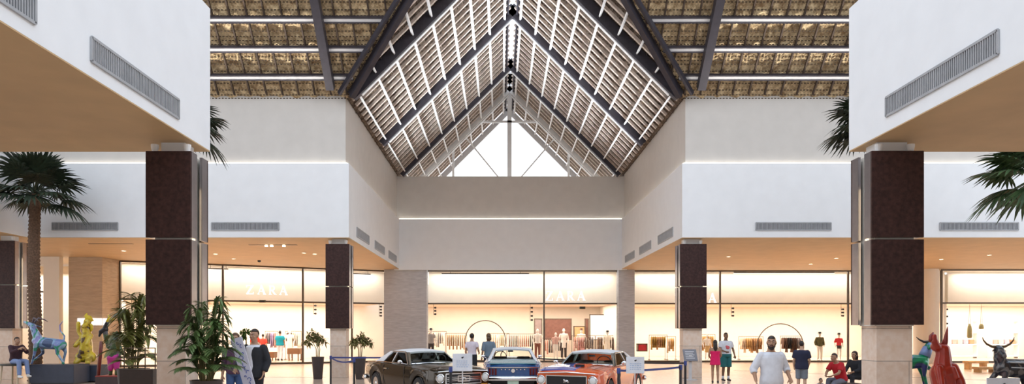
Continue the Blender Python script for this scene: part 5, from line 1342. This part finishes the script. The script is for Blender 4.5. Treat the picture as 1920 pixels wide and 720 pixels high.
def rhorn(q):
    q.tube([K3(1744, 640, -.05), K3(1746, 630), K3(1750, 623)], [.06, .045, .012], 10)
    q.tube([K3(1768, 650), K3(1773, 638), K3(1775, 624), K3(1777, 612)], [.075, .05, .028, .006], 10)
animal('glossy red bull sculpture sitting up with raised muzzle', rc, 0, caps, redp, .014, [('horn', mat('red_horn', (.26, .03, .02), .35), rhorn)])
# green and blue bull behind the near right column
YG2 = 17.6
gp = thing('plinth', 'low dark plinth under the green bull sculpture', 'plinth', at(1722, YG2)); MB().box(-.75, .75, -.4, .4, 0, .34).build('block', pn, gp, bevel=.01); MB().box(-.74, .74, -.39, .39, .34, .36).build('top_slab', pn, gp)
g2 = V((PX(1720, YG2), YG2, .36))
def K4(px, py, dy=0): return V((PX(px, YG2) - g2.x, dy, PZ(py, YG2) - .36))
f4 = 728
gb = mat_patches('green_bull', [(.02, .03, .16), (.0, .16, .07), (.0, .26, .10), (.01, .20, .12), (.15, .2, .5)], 2.4)
caps = [(K4(1694, 678), K4(1728, 678), .20, .17), (K4(1730, 676), K4(1740, 655), .13, .10), (K4(1740, 652), K4(1744, 645), .10, .09), (K4(1742, 646, -.03), K4(1736, 652, -.14), .07, .05)]
for dy in (-.13, .13):
    caps += [(K4(1728, 682, dy), K4(1731 + dy * 30, 702, dy), .085, .045), (K4(1731 + dy * 30, 702, dy), K4(1737 + dy * 30, f4, dy), .042, .035), (K4(1692, 682, dy), K4(1690, 702, dy), .10, .05), (K4(1690, 702, dy), K4(1692, f4, dy), .045, .035)]
caps += [(K4(1732, 682, .05), K4(1748, 696, -.05), .07, .04)]
def ghorn(q):
    q.tube([K4(1740, 641), K4(1732, 641), K4(1724, 637), K4(1718, 632)], [.035, .028, .02, .008], 8); q.tube([K4(1744, 641), K4(1752, 641), K4(1758, 637)], [.035, .028, .008], 8)
animal('green and blue painted bull sculpture behind the near right column', g2, 0, caps, gb, .015, [('horn', mat('dark_horn', (.05, .04, .04), .4), ghorn),
       ('neck_band', mat('blue_lilac', (.20, .27, .50), .4), lambda q: q.tube([K4(1733, 668), K4(1740, 652)], [.135, .112], 14))])
# black bull with long horns at the right edge
YK = 15.6
kp = thing('plinth', 'low dark plinth under the black striped bull sculpture', 'plinth', at(1893, YK)); MB().box(-.75, .75, -.42, .42, 0, .28).build('block', pn, kp, bevel=.01); MB().box(-.74, .74, -.41, .41, .28, .30).build('top_slab', pn, kp)
k0 = V((PX(1890, YK), YK, .30))
def K5(px, py, dy=0): return V((PX(px, YK) - k0.x, dy, PZ(py, YK) - .30))
blk = mat_patches('black_bull', [(.02, .02, .025), (.03, .04, .065), (.03, .03, .035), (.16, .15, .15), (.02, .025, .04), (.08, .05, .055)], 3.4)
caps = [(K5(1882, 690), K5(1925, 692), .20, .22), (K5(1882, 688), K5(1874, 672), .15, .12), (K5(1874, 668), K5(1872, 654), .11, .09), (K5(1872, 656, -.05), K5(1872, 667, -.18), .085, .055)]
for dy in (-.13, .13):
    caps += [(K5(1880, 695, dy), K5(1868 - dy * 40, 716, dy), .075, .045), (K5(1868 - dy * 40, 716, dy), K5(1872, 749, dy), .045, .035), (K5(1924, 698, dy), K5(1928, 720, dy), .10, .05), (K5(1928, 720, dy), K5(1926, 749, dy), .045, .035)]
def khorn(q):
    for s in (-1, 1): q.tube([K5(1872, 651), K5(1872 + s * 12, 650), K5(1872 + s * 22, 645), K5(1872 + s * 28, 638), K5(1872 + s * 30, 632)], [.036, .028, .022, .015, .005], 8)
def kear(q):
    for s in (-1, 1): q.cap(K5(1872 + s * 5, 655), K5(1872 + s * 12, 658, -.02), .03, .012)
def kstripe(q):
    for i, py in enumerate((682, 688, 695)):
        rr = .212; a = R(70 - 32 * i); q.tube([K5(1884, 690) + V((0, -math.cos(a) * rr, math.sin(a) * rr * .97)), K5(1924, 692) + V((0, -math.cos(a) * (rr + .015), math.sin(a) * (rr + .01)))], .014, 6)
animal('black bull sculpture with wide horns and pale stripes at the right edge', k0, 0, caps, blk, .015, [('horn', mat('tan_horn', (.16, .10, .05), .4), khorn), ('ear', blk, kear), ('stripe', mat('pale_stripe', (.6, .6, .62), .4), kstripe)])

# ================================================================== LIGHT, SKY, CAMERA
w = bpy.data.worlds.new('sky'); SC.world = w; w.use_nodes = True; n = w.node_tree; bg = n.nodes['Background']
tc = n.nodes.new('ShaderNodeTexCoord'); sp = n.nodes.new('ShaderNodeSeparateXYZ'); cr = n.nodes.new('ShaderNodeValToRGB')
n.links.new(tc.outputs['Generated'], sp.inputs['Vector']); n.links.new(sp.outputs['Z'], cr.inputs['Fac'])
cr.color_ramp.elements[0].color = (.95, .97, 1, 1); cr.color_ramp.elements[1].color = (.72, .84, 1, 1)
n.links.new(cr.outputs['Color'], bg.inputs['Color']); bg.inputs['Strength'].default_value = SKY
cam = bpy.data.cameras.new('camera'); co = bpy.data.objects.new('camera', cam); C.objects.link(co); SC.camera = co
co.location = (0, 0, H); co.rotation_euler = (R(90), 0, 0); cam.sensor_width = 36; cam.sensor_fit = 'HORIZONTAL'
cam.lens = FX / 1920 * 36; cam.shift_x = (960 - VX) / 1920; cam.shift_y = (VY - 360) / 1920; cam.clip_end = 400
vs = SC.view_settings; vs.view_transform = 'Standard'; vs.look = 'None'; vs.gamma = 1; vs.use_curve_mapping = False; vs.exposure = EXPO
SC.cycles.max_bounces = 8; SC.cycles.transparent_max_bounces = 16; SC.cycles.use_denoising = True
SC.cycles.caustics_reflective = False; SC.cycles.caustics_refractive = False; SC.cycles.sample_clamp_indirect = 6
